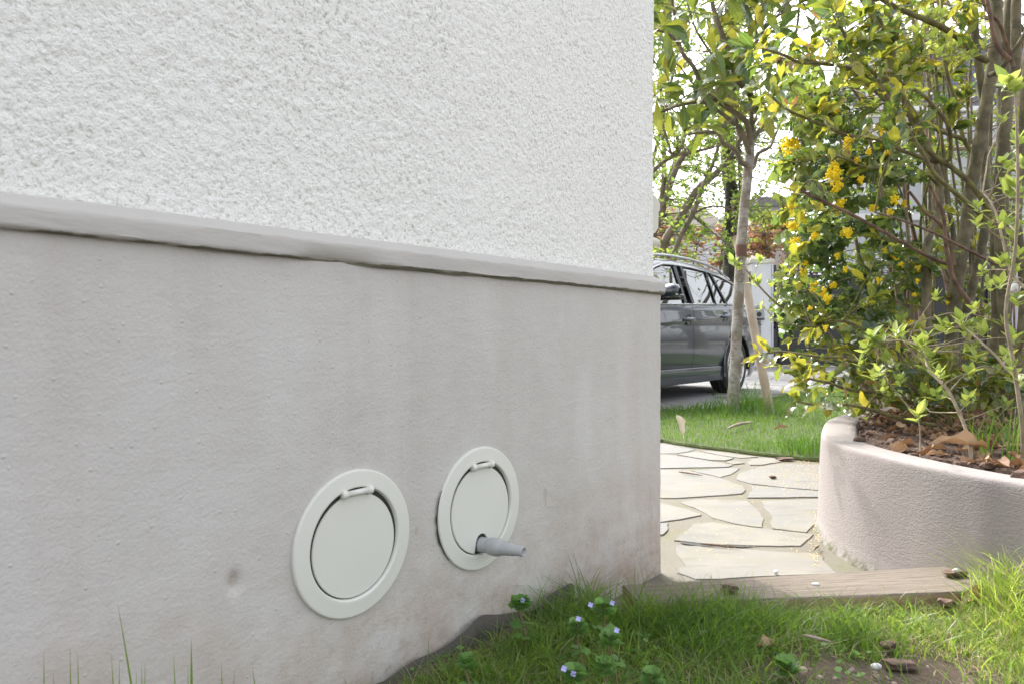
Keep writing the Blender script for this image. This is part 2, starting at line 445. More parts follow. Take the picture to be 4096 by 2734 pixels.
for k, poly in enumerate(ST):
    P = np.array([gnd(2500 + x / 1.96, 1600 + y / 1.96, 0.004) for x, y in poly]); P = P.mean(0) + (P - P.mean(0)) * 1.0
    stn.prism(rough_poly(rough_poly(P, 0.035, 0.009, k), 0.012, 0.003, k + 50), -0.02, 0.0035 + 0.0007 * (k % 4), 0.002)
def crazy(mb, x0, x1, y0, y1, cell, gap, z, keep, seed):
    r = np.random.default_rng(seed); nx, ny = int((x1 - x0) / cell), int((y1 - y0) / cell)
    G = np.stack(np.meshgrid(np.linspace(x0, x1, nx + 1), np.linspace(y0, y1, ny + 1), indexing='ij'), -1)
    G += r.uniform(-0.36, 0.36, G.shape) * cell
    for i in range(nx):
        for j in range(ny):
            q = np.array([G[i, j], G[i + 1, j], G[i + 1, j + 1], G[i, j + 1]]); c = q.mean(0)
            if not keep(c): continue
            q = c + (q - c) * (1 - gap / cell * 2)
            q = catmull(q, 3, True) * 0.25 + np.repeat(q, 3, 0) * 0.75 if r.random() < 0.3 else q
            mb.prism(rough_poly(q, 0.08, 0.012, seed + i * 31 + j), z - 0.03, z + r.uniform(0, 0.003), 0.004)
crazy(stn, 1.25, 5.5, 1.9, 3.9, 0.45, 0.02, 0.007, lambda c: c[0] > 0.46 * c[1] + 0.36 and c[1] > 2.0, 5)
crazy(stn, -4.2, 0.7, 2.1, 4.6, 0.45, 0.02, 0.007, lambda c: c[0] < 0.165 * c[1] - 0.27 and (c[0] - K[0]) * WS + (c[1] - K[1]) * WC > 0.17 and c[1] < 4.5, 6)
tag(stn.build("paving_stones", M_FLAG, path, smooth=False))

EDGE = [gnd(2500 + x / 1.96, 1600 + y / 1.96) for x, y in [(295,330),(400,350),(600,380),(800,402),(1000,430),(1200,455),(1400,475),(1540,485)]]
LAWN = [(-1.5, 5.0), (0.2, 4.86)] + [(p[0], p[1]) for p in EDGE] + [(2.1, 4.0), (2.6, 4.15), (3.6, 4.6), (4.8, 5.0), (6.5, 6.5), (6.2, 9.9), (4.6, 9.9), (3.7, 9.2), (2.75, 7.9), (1.9, 6.85), (1.36, 6.62), (0.2, 6.5), (-1.5, 6.3)]
LAWN = np.array(LAWN)
lw = MB(); lp = rough_poly(LAWN, 0.12, 0.02, 3); lw.prism(lp, -0.02, 0.02, 0.01)
lawn = tag(lw.build("lawn", M_LAWNSOIL, smooth=False), kind="structure")
dv = MB(); sheet(dv, [(-12, 4.6), (20, 4.6), (20, 17.4), (-12, 17.4)], -0.004)
drive = tag(dv.build("driveway", plain("driveway_joint", (0.20, 0.18, 0.155), 0.95, bump=0.5), smooth=False), kind="structure")
def inpoly(poly, p):
    x, y = p[0], p[1]; c = False; n = len(poly)
    for i in range(n):
        a, b = poly[i], poly[(i + 1) % n]
        if (a[1] > y) != (b[1] > y) and x < (b[0] - a[0]) * (y - a[1]) / (b[1] - a[1]) + a[0]: c = not c
    return c
ds = MB()
crazy(ds, -4, 13, 5.6, 17.0, 0.62, 0.012, 0.008, lambda c: (c[1] > 6.0 or c[0] > 6.5) and not inpoly(LAWN, c) and not (inpoly(LAWN, c - np.array([0, 0.3])) and c[1] < 6.6), 9)
ds.build("paving_stones", M_DRIVE, drive, smooth=False)

# garden ground in front of the plank, a little higher than the path
def gz(x, y):
    x = np.asarray(x, float); y = np.asarray(y, float)
    dw = (WS * 0 + (1 + WC * x - WS * y))             # distance from the wall
    z = 0.062 + 0.008 * np.exp(-np.maximum(dw, 0) / 0.25) * (y < 1.65) + 0.05 * np.clip((x - 1.0) / 0.6, 0, 1)
    z = z - 0.05 * np.clip((y - 1.62) / 0.2, 0, 1) * np.clip((0.30 - x) / 0.08, 0, 1)
    q = np.stack([x, y, x * 0], -1).reshape(-1, 3)
    return z + 0.012 * fbm(q, 4, 3, 4).reshape(x.shape) + 0.005 * fbm(q, 18, 3, 8).reshape(x.shape)
us = np.linspace(-3.6, 3.2, 230); vs_ = np.linspace(0, 1, 120)
Pg = np.zeros((len(us), len(vs_), 3))
for i, u in enumerate(us):
    base = P0 + PD * u + PN * (-0.06 if u > 0 else 0.12)
    for j, v in enumerate(vs_):
        d = 3.6 * v ** 1.6
        Pg[i, j, :2] = base - PN * d
Pg[..., 2] = gz(Pg[..., 0], Pg[..., 1])
gg = MB(); gg.grid(Pg[::-1])
tag(gg.build("garden_ground", M_SOIL), kind="structure")

# ------------------------------------------------------------------ house
house = empty("house", (K[0], K[1], 0), math.atan2(-WC, -WS), label="house with white roughcast wall above a grey rendered plinth and ledge", cat="house")
# local: x runs from the corner towards the camera, y outwards, z up
def plan(offs, rad, s_list):
    """wrapped plan curve: s<0 is round the corner. returns positions and normals (local xy)"""
    P = []; N = []
    r = rad; cx, cy = r - offs, offs - r
    for s in s_list:
        L = r * math.pi / 2
        if s > L: P.append((cx + (s - L), offs)); N.append((0, 1))
        elif s >= 0:
            a = s / L * math.pi / 2; P.append((cx - r * math.cos(a), cy + r * math.sin(a))); N.append((-math.cos(a), math.sin(a)))
        else: P.append((-offs, cy + s)); N.append((-1, 0))
    return np.array(P), np.array(N)
def svals(fine, rad, end):
    L = rad * math.pi / 2
    return np.concatenate([[-5.5, -2, -0.6], np.arange(-0.12, 0, fine), np.linspace(0, L, 7)[:-1], np.arange(L, end, fine), [end + 0.4, 3.2, 4.6]])
def skin(offs, rad, s_list, zs, disp):
    P, N = plan(offs, rad, s_list)
    Q = np.zeros((len(s_list), len(zs), 3)); Q[..., 0] = P[:, 0][:, None]; Q[..., 1] = P[:, 1][:, None]; Q[..., 2] = zs[None, :]
    d = disp(Q.reshape(-1, 3)).reshape(Q.shape[:2])
    Q[..., 0] += N[:, 0][:, None] * d; Q[..., 1] += N[:, 1][:, None] * d
    return Q
ss = svals(0.0033, 0.012, 1.85)
zs = np.concatenate([np.arange(0.838, 1.72, 0.0033), [1.9, 2.5, 3.5, 4.6]])
def d_st(q):
    a = fbm(q * np.array([1, 1, 1.2]), 150, 2, 21, 0.6); b = fbm(q, 66, 2, 5)
    m = 0.0020 * np.maximum(a + 0.1, -0.6) + 0.0014 * b + 0.0025 * fbm(q, 3, 2, 9)
    return m
st = MB(); st.grid(skin(-0.0155, 0.012, ss, zs, d_st)); st.build("upper_wall", M_STUC, house)
ss = svals(0.005, 0.010, 1.9); zs = np.concatenate([[-0.3, -0.12], np.arange(-0.06, 0.832, 0.006)])
COV = [(-((p[0] - K[0]) * WS + (p[1] - K[1]) * WC), p[2]) for p in (wallpt(1415, 2167), wallpt(1917, 2028))]
dn = wallpt(940, 2330); dent = np.array([-((dn[0] - K[0]) * WS + (dn[1] - K[1]) * WC), 0, dn[2]])
def d_pl(q):
    m = 0.0035 * fbm(q * np.array([1, 1, 0.6]), 5, 3, 31) + 0.0010 * fbm(q, 26, 3, 2)
    dd = np.hypot((q[:, 0] - dent[0]) / 0.010, (q[:, 2] - dent[2]) / 0.015) * (1 + 0.25 * fbm(q, 60, 2, 8))
    for sx, zx in COV:
        m = m * np.clip((np.hypot(q[:, 0] - sx, q[:, 2] - zx) - 0.118) / 0.03, 0, 1)
    return m - 0.007 * np.exp(-dd ** 4)
pl = MB(); pl.grid(skin(0.0, 0.010, ss, zs, d_pl)); pl.build("plinth", M_PLINTH, house)
# ledge: a swept profile, hand trowelled
ss = svals(0.010, 0.016, 1.9)
prof = [(-0.006, 0.8035), (0.003, 0.8035), (0.010, 0.804), (0.0135, 0.8058), (0.0148, 0.809), (0.0152, 0.813), (0.0158, 0.822), (0.0162, 0.832), (0.0160, 0.8375), (0.0150, 0.8395), (0.0125, 0.8415), (0.002, 0.8490), (-0.012, 0.8575), (-0.02, 0.8615)]
Q = np.zeros((len(ss), len(prof), 3))
for j, (o, z) in enumerate(prof):
    P, N = plan(0.0, 0.016, ss)
    s_ = np.stack([ss, 0 * ss, 0 * ss], -1)
    lip = 0.62 + 0.38 * np.clip(fbm(s_ + 3.7, 2.1, 2, 14) * 2.6 + 0.55, -0.6, 1.0)        # the underside fades out in places
    dip = 1 - 0.88 * np.exp(-((ss - 1.18) / 0.075) ** 4)
    if j in (1, 2, 3): oo = o * lip * dip
    elif j in (4, 5, 6): oo = o * (0.86 + 0.14 * lip) * (dip + (1 - dip) * (0.35 + 0.25 * (j - 4))) + 0.0010 * fbm(s_ + j * 0.15, 11, 3, 6)
    else: oo = o * (0.86 + 0.14 * lip) + 0.0010 * fbm(s_ + j * 0.15, 11, 3, 6)
    zz = z + (0.003 + 0.0055 * np.clip(ss, 0, 1.9) / 1.65) * max(0.0, (0.8615 - z) / 0.058) + (0.0030 if j < 4 else 0.0012) * fbm(s_ + j * 0.03, 6, 3, 40 + (j < 5)) + (0.0012 * fbm(s_ + j, 30, 2, 3))
    Q[:, j, 0] = P[:, 0] + N[:, 0] * oo; Q[:, j, 1] = P[:, 1] + N[:, 1] * oo; Q[:, j, 2] = zz
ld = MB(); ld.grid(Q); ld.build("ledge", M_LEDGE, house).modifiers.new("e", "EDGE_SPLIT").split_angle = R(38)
rf = MB(); rf.box((-(-4.6 - (-0.0)) / 2 - 0.05, -2.6, 4.72), (5.3, 6.1, 0.24)); rf.build("roof", plain("roof_edge", (0.3, 0.25, 0.2), 0.8), house, smooth=False)
# moulded sill round the corner
sl_ = MB()
sp = [(0.0, 1.000), (0.118, 1.006), (0.140, 1.024), (0.142, 1.075), (0.149, 1.081), (0.152, 1.088), (0.152, 1.102), (0.142, 1.111), (0.12, 1.122), (0.0, 1.15)]
Q = np.array([[(-o, -q, z) for o, z in sp] for q in (0.085, 0.088, 1.3)])
sl_.grid(Q); b = sl_.n - len(sp) * 3; sl_.F.append(tuple(b + i for i in range(len(sp))))
M_SILL = plain("painted_stone", (0.62, 0.60, 0.54), 0.7, 0.1)
sl_.build("window_sill", M_SILL, house, smooth=False)
bl = MB()
bp = [(0.001, -0.146), (0.008, -0.144), (0.012, -0.139), (0.0125, -0.134), (0.009, -0.130), (0.014, -0.125), (0.015, -0.115), (0.010, -0.10), (0.008, 0.02)]
bl.lathe(bp, 20, np.array([[0, 0, 1], [1, 0, 0], [0, 1, 0]]), (0, -0.09, 0.978)); bl.build("sill_bracket", M_SILL, house)

# ------------------------------------------------------------------ round covers on the plinth
MW = np.array([[1, 0, 0], [0, 0, -1], [0, 1, 0]]).T          # local z of a lathe -> outwards (+y)
MW = np.array([[1, 0, 0], [0, 0, 1], [0, -1, 0]])             # (x, y, z) -> (x, z, -y)
def to_local(p): return (-((p[0] - K[0]) * WS + (p[1] - K[1]) * WC), p[2])
def round_cover(px, py, notch, tilt, label):
    s, z = to_local(wallpt(px, py))
    e = empty("round_wall_cover", tuple(wl(s, 0.0015, z)), math.atan2(-WC, -WS), label=label, cat="wall outlet cover", group="round plastic covers on the plinth")
    r = MB(); ro = 0.125
    r.lathe([(ro - 0.001, -0.004), (ro, 0.000), (ro, 0.0035), (ro - 0.0008, 0.0050), (ro - 0.0022, 0.0058), (ro - 0.004, 0.0060), (ro - 0.010, 0.0062), (0.104, 0.0070), (0.0985, 0.0074), (0.0962, 0.0074), (0.0954, 0.0070), (0.0949, 0.0062), (0.0938, 0.0035), (0.0928, -0.004)], 96, MW)
    r.build("ring", M_PLASTIC, e)
    k = MB(); k.lathe([(0.0005, 0.0004), (0.0935, 0.0004)], 64, MW); k.build("recess", M_GAP, e, smooth=False)
    rr = 0.0882; c0 = (0, -0.0036); pts = []
    for a in np.linspace(0, 2 * math.pi, 120, endpoint=False):
        x, y = c0[0] + rr * math.sin(a), c0[1] + rr * math.cos(a)
        if y > 0 and abs(x) < 0.031: y = max(y, 0.0876)
        pts.append((x, y))
    if notch:
        nx, ny, nr = notch; keep = [p for p in pts if not (p[1] < 0 and abs(p[0] - nx) < nr)]
        i0 = next(i for i in range(len(keep)) if keep[i][1] < 0 and keep[i][0] <= nx - nr and keep[i - 1][0] >= nx + nr)
        arch = [(nx + nr * math.cos(a), ny + nr * 1.0 * math.sin(a)) for a in np.linspace(0, math.pi, 14)]
        pts = keep[:i0] + arch + keep[i0:]
    P = np.array(pts); n = len(P); c = P.mean(0)
    f = MB()
    th = math.sin(tilt)
    def pos(p, h): return (p[0], h + (0.085 - p[1]) * th, p[1])
    V = [pos(p, -0.002) for p in P] + [pos(p, 0.0018) for p in P] + [pos(c + (p - c) * 0.986, 0.0034) for p in P]
    V = np.array(V) + np.array([0, 0.0004, 0])
    Fs = [(q * n + i, (q * n) + (i + 1) % n, (q + 1) * n + (i + 1) % n, (q + 1) * n + i) for q in (0, 1) for i in range(n)]
    f.add(V, Fs + [tuple(2 * n + i for i in range(n))])
    f.build("flap", M_PLASTIC, e, smooth=False)
    if notch:                                  # broken render showing along the rim
        sm_ = MB(); A_ = np.linspace(-0.75, 0.45, 26); qn = fbm(np.c_[A_ * 5, A_ * 0, A_ * 0], 1.6, 3, 4)
        sm_.grid(np.array([[(rr_2 * math.cos(a), 0.0022 - 0.0003 * k, rr_2 * math.sin(a)) for k, rr_2 in enumerate((0.1235, 0.1262 + max(0.0, 0.0045 * (0.6 + qn[i]) * math.sin(math.pi * (i / 25)))))] for i, a in enumerate(A_)]))
        sm_.build("rim_gap", M_GAP, e, smooth=False)
    h = MB(); MX = np.array([[0, 0, 1], [0, 1, 0], [-1, 0, 0]])
    h.lathe([(0.0005, -0.032), (0.0064, -0.0325), (0.0074, -0.031), (0.0074, -0.022), (0.0052, -0.0215), (0.0050, 0.0215), (0.0074, 0.022), (0.0074, 0.031), (0.0064, 0.0325), (0.0005, 0.032)], 20, MX, (0, 0.0078, 0.0870))
    h.build("hinge", M_PLASTIC, e)
    return e
round_cover(1415, 2167, None, 0.0, "larger looking closed round cream cover on the plinth, flap whole and without any pipe")
cB = wallpt(1917, 2174); sB, zB = to_local(cB); sC, zC = to_local(wallpt(1917, 2028))
round_cover(1917, 2028, (-(sB - sC) * -1 * 1.0, (zB - zC) + 0.004, 0.0185), 0.012, "round cream cover nearer the wall corner with a grey pipe poking through its flap")
hp = MB()
HPR = [(0.0005, -0.005), (0.0155, -0.004), (0.0155, 0.006), (0.0145, 0.009), (0.0150, 0.011), (0.0150, 0.016), (0.0144, 0.018), (0.0158, 0.021), (0.0178, 0.028), (0.0183, 0.040), (0.0178, 0.045), (0.0150, 0.054), (0.0138, 0.0555), (0.0142, 0.059), (0.0130, 0.0605), (0.0134, 0.065), (0.0123, 0.0665), (0.0127, 0.072), (0.0116, 0.0735), (0.0120, 0.082), (0.0104, 0.084), (0.0098, 0.106), (0.0090, 0.1075), (0.0074, 0.107), (0.0072, 0.080), (0.0005, 0.079)]
hp.lathe(HPR, 32, MW)
pipe = hp.build("hose_adapter", M_GREYPL); pipe.location = tuple(wl(sB, 0.004, zB)); pipe.rotation_euler = (R(1.5), 0, math.atan2(-WC, -WS) + R(4))
tag(pipe, "grey ribbed tapering hose adapter sticking out of the right-hand round cover", "pipe fitting")

# ------------------------------------------------------------------ dark fabric strip along the wall foot
top = [(2294,2338,.010),(2281,2330,.012),(2251,2347,.014),(2213,2366,.018),(2179,2394,.040),(2158,2420,.045),(2136,2440,.030),(2085,2441,.012),(2000,2455,.010),(1924,2459,.012),(1885,2503,.022),(1839,2538,.016),(1800,2570,.012),(1727,2610,.010),(1661,2637,.012),(1562,2703,.012),(1522,2734,.010),(1400,2830,.010),(1200,3000,.010)]
T = catmull([wallpt(x, y, o) for x, y, o in top], 5)
rows = []
for k in range(5):
    w = k / 4
    q = T.copy(); q[:, :2] += np.array([WC, -WS]) * (0.010 * w + 0.006 * w * np.sin(np.arange(len(T)) * 0.5))[:, None]
    q[:, 2] = T[:, 2] * (1 - w) + (-0.02) * w + 0.004 * w * (1 - w) * np.sin(np.arange(len(T)))
    rows.append(q)
fs = MB(); fs.grid(np.stack(rows, 0)); fo = fs.build("weed_fabric", None or MT("woven_fabric").m)
tf = MT("fabric"); wv = tf.nd("TexWave", {"Vector": tf.obj(), "Scale": 240.0, "Distortion": 0.5}).outputs[0]
tf.fin(tf.mix(wv, (0.045, 0.04, 0.034), (0.105, 0.095, 0.082)), 0.9, tf.bump(wv, 0.3, 0.001)); fo.data.materials[0] = tf.m
so_ = fo.modifiers.new("thick", 'SOLIDIFY'); so_.thickness = 0.0015
tag(fo, "dark brown woven fabric strip curling up at the foot of the house wall", "weed fabric")

# ------------------------------------------------------------------ timber plank
def plank(a, b, w0, w1, zt, zb, name="timber_plank"):
    m = MB(); nu, = (90,); pr = []
    L = np.linalg.norm(b - a); X = (b - a) / L; Y = np.array([-X[1], X[0]])
    rows = []
    for i in range(nu + 1):
        t = i / nu; w = w0 * (1 - t) + w1 * t
        sec = []
        yy = np.concatenate([[0, 0, 0], np.linspace(0.004, w - 0.004, 12), [w, w, w]])
        zz = np.concatenate([[zb, (zb + zt) / 2, zt - 0.004], np.full(12, zt), [zt - 0.004, (zb + zt) / 2, zb]])
        for y, z in zip(yy, zz): sec.append((t * L, -y, z))
        rows.append(sec)
    Q = np.array(rows); q = Q.reshape(-1, 3)
    d = fbm(q * np.array([0.5, 5, 1]), 6, 4, 3)
    Q[..., 2] += (d * 0.0016).reshape(Q.shape[:2]); Q[..., 1] += 0.003 * fbm(q * np.array([1, 0, 0]) + Q[..., 1].reshape(-1, 1) * 0.3, 7, 3, 9).reshape(Q.shape[:2])
    m.grid(Q); ns = Q.shape[1]; m.F.append(tuple(range(ns))[::-1]); m.F.append(tuple(nu * ns + i for i in range(ns)))
    o = m.build(name, M_WOOD); o.location = (a[0], a[1], 0); o.rotation_euler = (0, 0, math.atan2(X[1], X[0]))
    es = o.modifiers.new("e", 'EDGE_SPLIT'); es.split_angle = R(40)
    return o
pa = at(2490, 2335, 0.59 * F0 / 995)[:2]; pb = at(3850, 2258, 0.59 * F0 / 918)[:2]
po = plank(pa, pb, 0.125, 0.185, 0.100, 0.045)
tag(po, "weathered grey timber plank laid flat between the wall corner and the planter", "plank")

# ------------------------------------------------------------------ curved planter
OUT = [(1.32,1.40),(1.19,1.715),(1.140,1.823),(1.085,1.994),(1.042,2.238),(1.062,2.50),(1.15,2.74),(1.37,3.14),(1.75,3.52),(2.4,3.85),(3.3,3.95),(4.2,3.6),(4.6,2.7),(4.35,1.6),(3.6,0.85),(2.7,0.55),(1.9,0.70),(1.55,1.0)]
oc = catmull(OUT, 10, True)
tn = nrm(np.roll(oc, -1, 0) - np.roll(oc, 1, 0)); nn = np.c_[tn[:, 1], -tn[:, 0]]
if ((oc + nn * 0.1 - oc.mean(0)) ** 2).sum() < ((oc - oc.mean(0)) ** 2).sum(): nn = -nn
RIM = 0.344; TH = 0.125
secp = [(0.030, -0.12), (0.022, 0.0), (0.012, 0.02), (0.010, 0.06), (0.006, 0.15), (0.003, 0.25), (0.0, 0.31), (-0.0005, 0.330), (-0.002, 0.338), (-0.006, 0.3425), (-0.012, 0.344), (-0.03, 0.344), (-0.06, 0.344), (-0.095, 0.343), (-0.112, 0.340), (-0.120, 0.331), (-0.124, 0.31), (-0.125, 0.15)]
Q = np.zeros((len(oc), len(secp), 3))
for j, (o, z) in enumerate(secp):
    q3 = np.c_[oc, np.full(len(oc), z * 2)]
    w = 0.004 * fbm(q3, 5, 3, 4) + 0.0015 * fbm(q3, 22, 2, 6)
    Q[:, j, :2] = oc + nn * (o + w)[:, None]; Q[:, j, 2] = z + 0.0025 * fbm(q3 + 4, 6, 3, 7)
pm = MB(); pm.grid(Q, closeu=True)
planter = empty("planter", (1.1, 2.2, 0), label="low curved planter with thick pinkish grey rendered wall and rounded rim", cat="planter")
po_ = pm.build("wall", M_PLANTER, planter, M=None); po_.location = (-1.1, -2.2, 0)
inn = oc - nn * 0.118
# mulch: radial grid
cI = np.array([2.75, 2.25]); rr_ = np.linspace(0, 1, 60) ** 0.75
Qm = np.zeros((len(inn), 60, 3))
Qm[..., :2] = cI + (inn - cI)[:, None, :] * rr_[None, :, None]
q = Qm.reshape(-1, 3).copy(); q[:, 2] = 0
def mz(xy):
    q = np.c_[np.atleast_2d(xy)[:, :2], np.zeros(len(np.atleast_2d(xy)))]
    return 0.338 + 0.018 * fbm(q, 4, 3, 12) + 0.012 * fbm(q, 16, 3, 13)
Qm[..., 2] = (mz(q) - 0.018 * (np.tile(rr_, len(inn)) > 0.985)).reshape(Qm.shape[:2])
mm = MB(); mm.grid(Qm, closeu=True)
tag(mm.build("planter_soil", m_soil("mulch_soil", (0.06, 0.035, 0.025), (0.14, 0.09, 0.065), (0.26, 0.17, 0.12))), kind="structure")
# ------------------------------------------------------------------ car (local x forward, y to its left, z up; origin under the rear axle)
def car_paint():
    t = MT("grey_car_paint")
    fl = t.voro(900); z = t.nd("SeparateXYZ", {0: t.obj()}).outputs[2]
    dust = t.math('MULTIPLY', t.nd("MapRange", {0: z, 1: 0.6, 2: 0.2, 3: 0.0, 4: 1.0}).outputs[0], t.noise(6, 4))
    col = t.mix(t.math('MULTIPLY', fl, 0.3), (0.018, 0.027, 0.046), (0.034, 0.046, 0.070)); col = t.mix(t.math('MULTIPLY', dust, 0.5), col, (0.075, 0.08, 0.085))
    t.fin(col, t.math('ADD', 0.32, t.math('MULTIPLY', dust, 0.3)), None, Metallic=0.25)
    t.b.inputs["Coat Weight"].default_value = 1.0; t.b.inputs["Coat Roughness"].default_value = 0.03; t.b.inputs["Coat IOR"].default_value = 1.5
    return t.m
M_PAINT = car_paint()
M_CGLASS = plain("tinted_glass", (0.018, 0.024, 0.024), 0.02, bump=0); M_CGLASS.node_tree.nodes["Principled BSDF"].inputs["IOR"].default_value = 3.0
M_CHROME = plain("satin_chrome", (0.50, 0.51, 0.53), 0.25, metal=1.0, bump=0)
M_TRIM = plain("black_trim", (0.012, 0.012, 0.013), 0.25, bump=0)
M_TYRE = plain("tyre_rubber", (0.022, 0.022, 0.023), 0.75, bump=0.4, bs=80)
M_RIM = plain("alloy_rim", (0.50, 0.49, 0.46), 0.3, metal=0.8, bump=0)
M_HOUSING = plain("dark_underbody", (0.008, 0.008, 0.008), 0.9)
car = empty("estate_car", (1.971, 9.306, 0), math.atan2(-0.772, -0.636), label="dark grey metallic estate car parked behind the slim tree", cat="car")
NY = 0
def body_sections():
    As = np.unique(np.round(np.concatenate([np.arange(-0.92, 3.74, 0.035), [0.200, 0.207, 1.148, 1.156, 2.196, 2.204]]), 4))
    def crease(a): return 0.905 - 0.052 * a if a > 0 else 0.905 - 0.03 * a * -1
    def belt(a):
        b = 1.05 - 0.030 * a if a > 0 else 1.05
        return b if a < 2.3 else b - (a - 2.3) ** 1.6 * 0.16
    def wid(a):
        w = 0.0
        if a > 2.9: w += ((a - 2.9) / 0.85) ** 2.4 * 0.42
        if a < -0.35: w += ((-0.35 - a) / 0.6) ** 2.2 * 0.16
        return w
    P = []
    for a in As:
        zc = min(crease(a), belt(a) - 0.1); zb = belt(a)
        sec = [(0.80, 0.17), (0.862, 0.185), (0.880, 0.24), (0.888, 0.325), (0.886, 0.336 + 0 * a), (0.874, 0.345), (0.880, 0.36), (0.893, 0.43), (0.902, 0.52), (0.905, 0.60), (0.904, 0.68), (0.899, 0.74), (0.893, 0.78), (0.889, zc - 0.035), (0.896, zc - 0.015), (0.909, zc - 0.003), (0.909, zc + 0.006), (0.903, zc + 0.03), (0.896, zc + (zb - zc) * 0.55), (0.882, zb - 0.012), (0.872, zb)]
        zlo = 0.0
        P.append([(a, y - wid(a), z + (0.10 * max(0, (a - 3.3) / 0.4) ** 2 if z < 0.4 else 0) + (0.07 * ((-0.5 - a) / 0.4) if (a < -0.5 and z < 0.4) else 0)) for y, z in sec])
    return As, np.array(P), belt, wid
As, BP, belt, wid = body_sections()
RA = 0.372
for cx in (0.0, 2.81):
    dx = BP[..., 0] - cx; dz = BP[..., 2] - 0.335; r = np.hypot(dx, dz)
    m = (r > RA - 0.035) & (r < RA + 0.012)
    for i, j in zip(*np.where(m)):
        BP[i, j, 0] = cx + dx[i, j] / r[i, j] * RA; BP[i, j, 2] = 0.335 + dz[i, j] / r[i, j] * RA; BP[i, j, 1] += 0.006
def inside(p): return min(math.hypot(p[0] - 0.0, p[2] - 0.335), math.hypot(p[0] - 2.81, p[2] - 0.335)) < RA - 0.004
bins = {"body": [], "rear_door": [], "front_door": []}
nu, nv = BP.shape[:2]
for i in range(nu - 1):
    a0, a1 = As[i], As[i + 1]
    for j in range(nv - 1):
        q = [BP[i, j], BP[i + 1, j], BP[i + 1, j + 1], BP[i, j + 1]]
        if any(inside(p) for p in q): continue
        am = (a0 + a1) / 2; zm = sum(p[2] for p in q) / 4
        door = zm > 0.34
        if door and (abs(am - 0.2035) < 0.004 or abs(am - 1.152) < 0.005 or abs(am - 2.2) < 0.005): continue
        k = "body" if not door or am < 0.2 or am > 2.2 else ("rear_door" if am < 1.152 else "front_door")
        bins[k].append((i * nv + j, (i + 1) * nv + j, (i + 1) * nv + j + 1, i * nv + j + 1))
flat = BP.reshape(-1, 3)
def carmesh(fcs, mirror=True):
    m = MB(); used = sorted({v for f in fcs for v in f}); mp = {v: k for k, v in enumerate(used)}
    m.add(flat[used], [tuple(mp[v] for v in f) for f in fcs])
    if mirror: m.add(flat[used] * np.array([1, -1, 1]), [tuple(mp[v] for v in f)[::-1] for f in fcs])
    return m
bm_ = carmesh(bins["body"])
# right-hand doors belong to the far side: keep them in the body shell
for k in ("rear_door", "front_door"):
    used = sorted({v for f in bins[k] for v in f}); mp = {v: q for q, v in enumerate(used)}
    bm_.add(flat[used] * np.array([1, -1, 1]), [tuple(mp[v] for v in f)[::-1] for f in bins[k]])
RL = [(-0.86, 1.10), (-0.80, 1.20), (-0.70, 1.285), (-0.56, 1.335), (-0.34, 1.395), (-0.08, 1.452), (0.29, 1.497), (0.71, 1.518), (1.17, 1.520), (1.51, 1.502), (1.9, 1.425), (2.3, 1.25), (2.75, 1.02)]
DT = [(-0.60, 1.055), (-0.52, 1.12), (-0.40, 1.205), (-0.16, 1.312), (0.12, 1.378), (0.47, 1.418), (0.84, 1.436), (1.21, 1.440), (1.50, 1.428), (1.72, 1.375), (1.98, 1.255), (2.38, 1.02)]
rlx, rlz = np.array(RL).T; dtx, dtz = np.array(DT).T
def yg(z): return 0.868 - (z - 1.05) * 0.46
ax = np.linspace(-0.60, 2.38, 70)
rows = []
for a in ax:
    zt = np.interp(a, dtx, dtz); zr = max(np.interp(a, rlx, rlz), zt + 0.02); y0 = yg(zt)
    yr = 0.60 if a > -0.3 else 0.60 + (-0.3 - a) * 0.12
    rows.append([(a, y0 + 0.006, zt), (a, y0 - 0.012, zt + 0.03), (a, (y0 + yr) / 2 - 0.005, zt + (zr - zt) * 0.72), (a, yr, zr - 0.008), (a, yr - 0.06, zr + 0.006), (a, 0.3, zr + 0.022), (a, 0, zr + 0.026)])
Q = np.array(rows); full = np.concatenate([Q, Q[:, ::-1][:, 1:] * np.array([1, -1, 1])], 1)
kf = int(np.searchsorted(ax, 1.72))
bm_.grid(full[:kf + 1]); bm_.grid(full[kf:, :4]); bm_.grid(full[kf:, -4:])
wsg = MB(); wsg.grid(full[kf:, 3:-3]); wsg.build("windscreen", M_CGLASS, car)
# rear quarter, tailgate
rq = []
for a, zt in [(-0.60, 1.055), (-0.70, 1.05), (-0.80, 1.05), (-0.92, 1.05)]:
    zr = np.interp(a, rlx, rlz) if a > -0.86 else 1.06
    w = wid(a); rq.append([(a, 0.872 - w, 1.05), (a, yg(1.05 + (zr - 1.05) * .6) - w * .9, 1.05 + (zr - 1.05) * .6), (a + 0.0, 0.64 - w * .5, zr), (a, 0.3, zr + 0.02), (a, 0, zr + 0.024)])
Q = np.array(rq); bm_.grid(np.concatenate([Q, Q[:, ::-1][:, 1:] * np.array([1, -1, 1])], 1))
Q = np.array([[(-0.92 - 0.04 * math.cos(y * 1.8), y, z) for y in np.linspace(-0.74, 0.74, 9)] for z in (0.28, 0.5, 0.75, 0.95, 1.05)]); bm_.grid(Q)
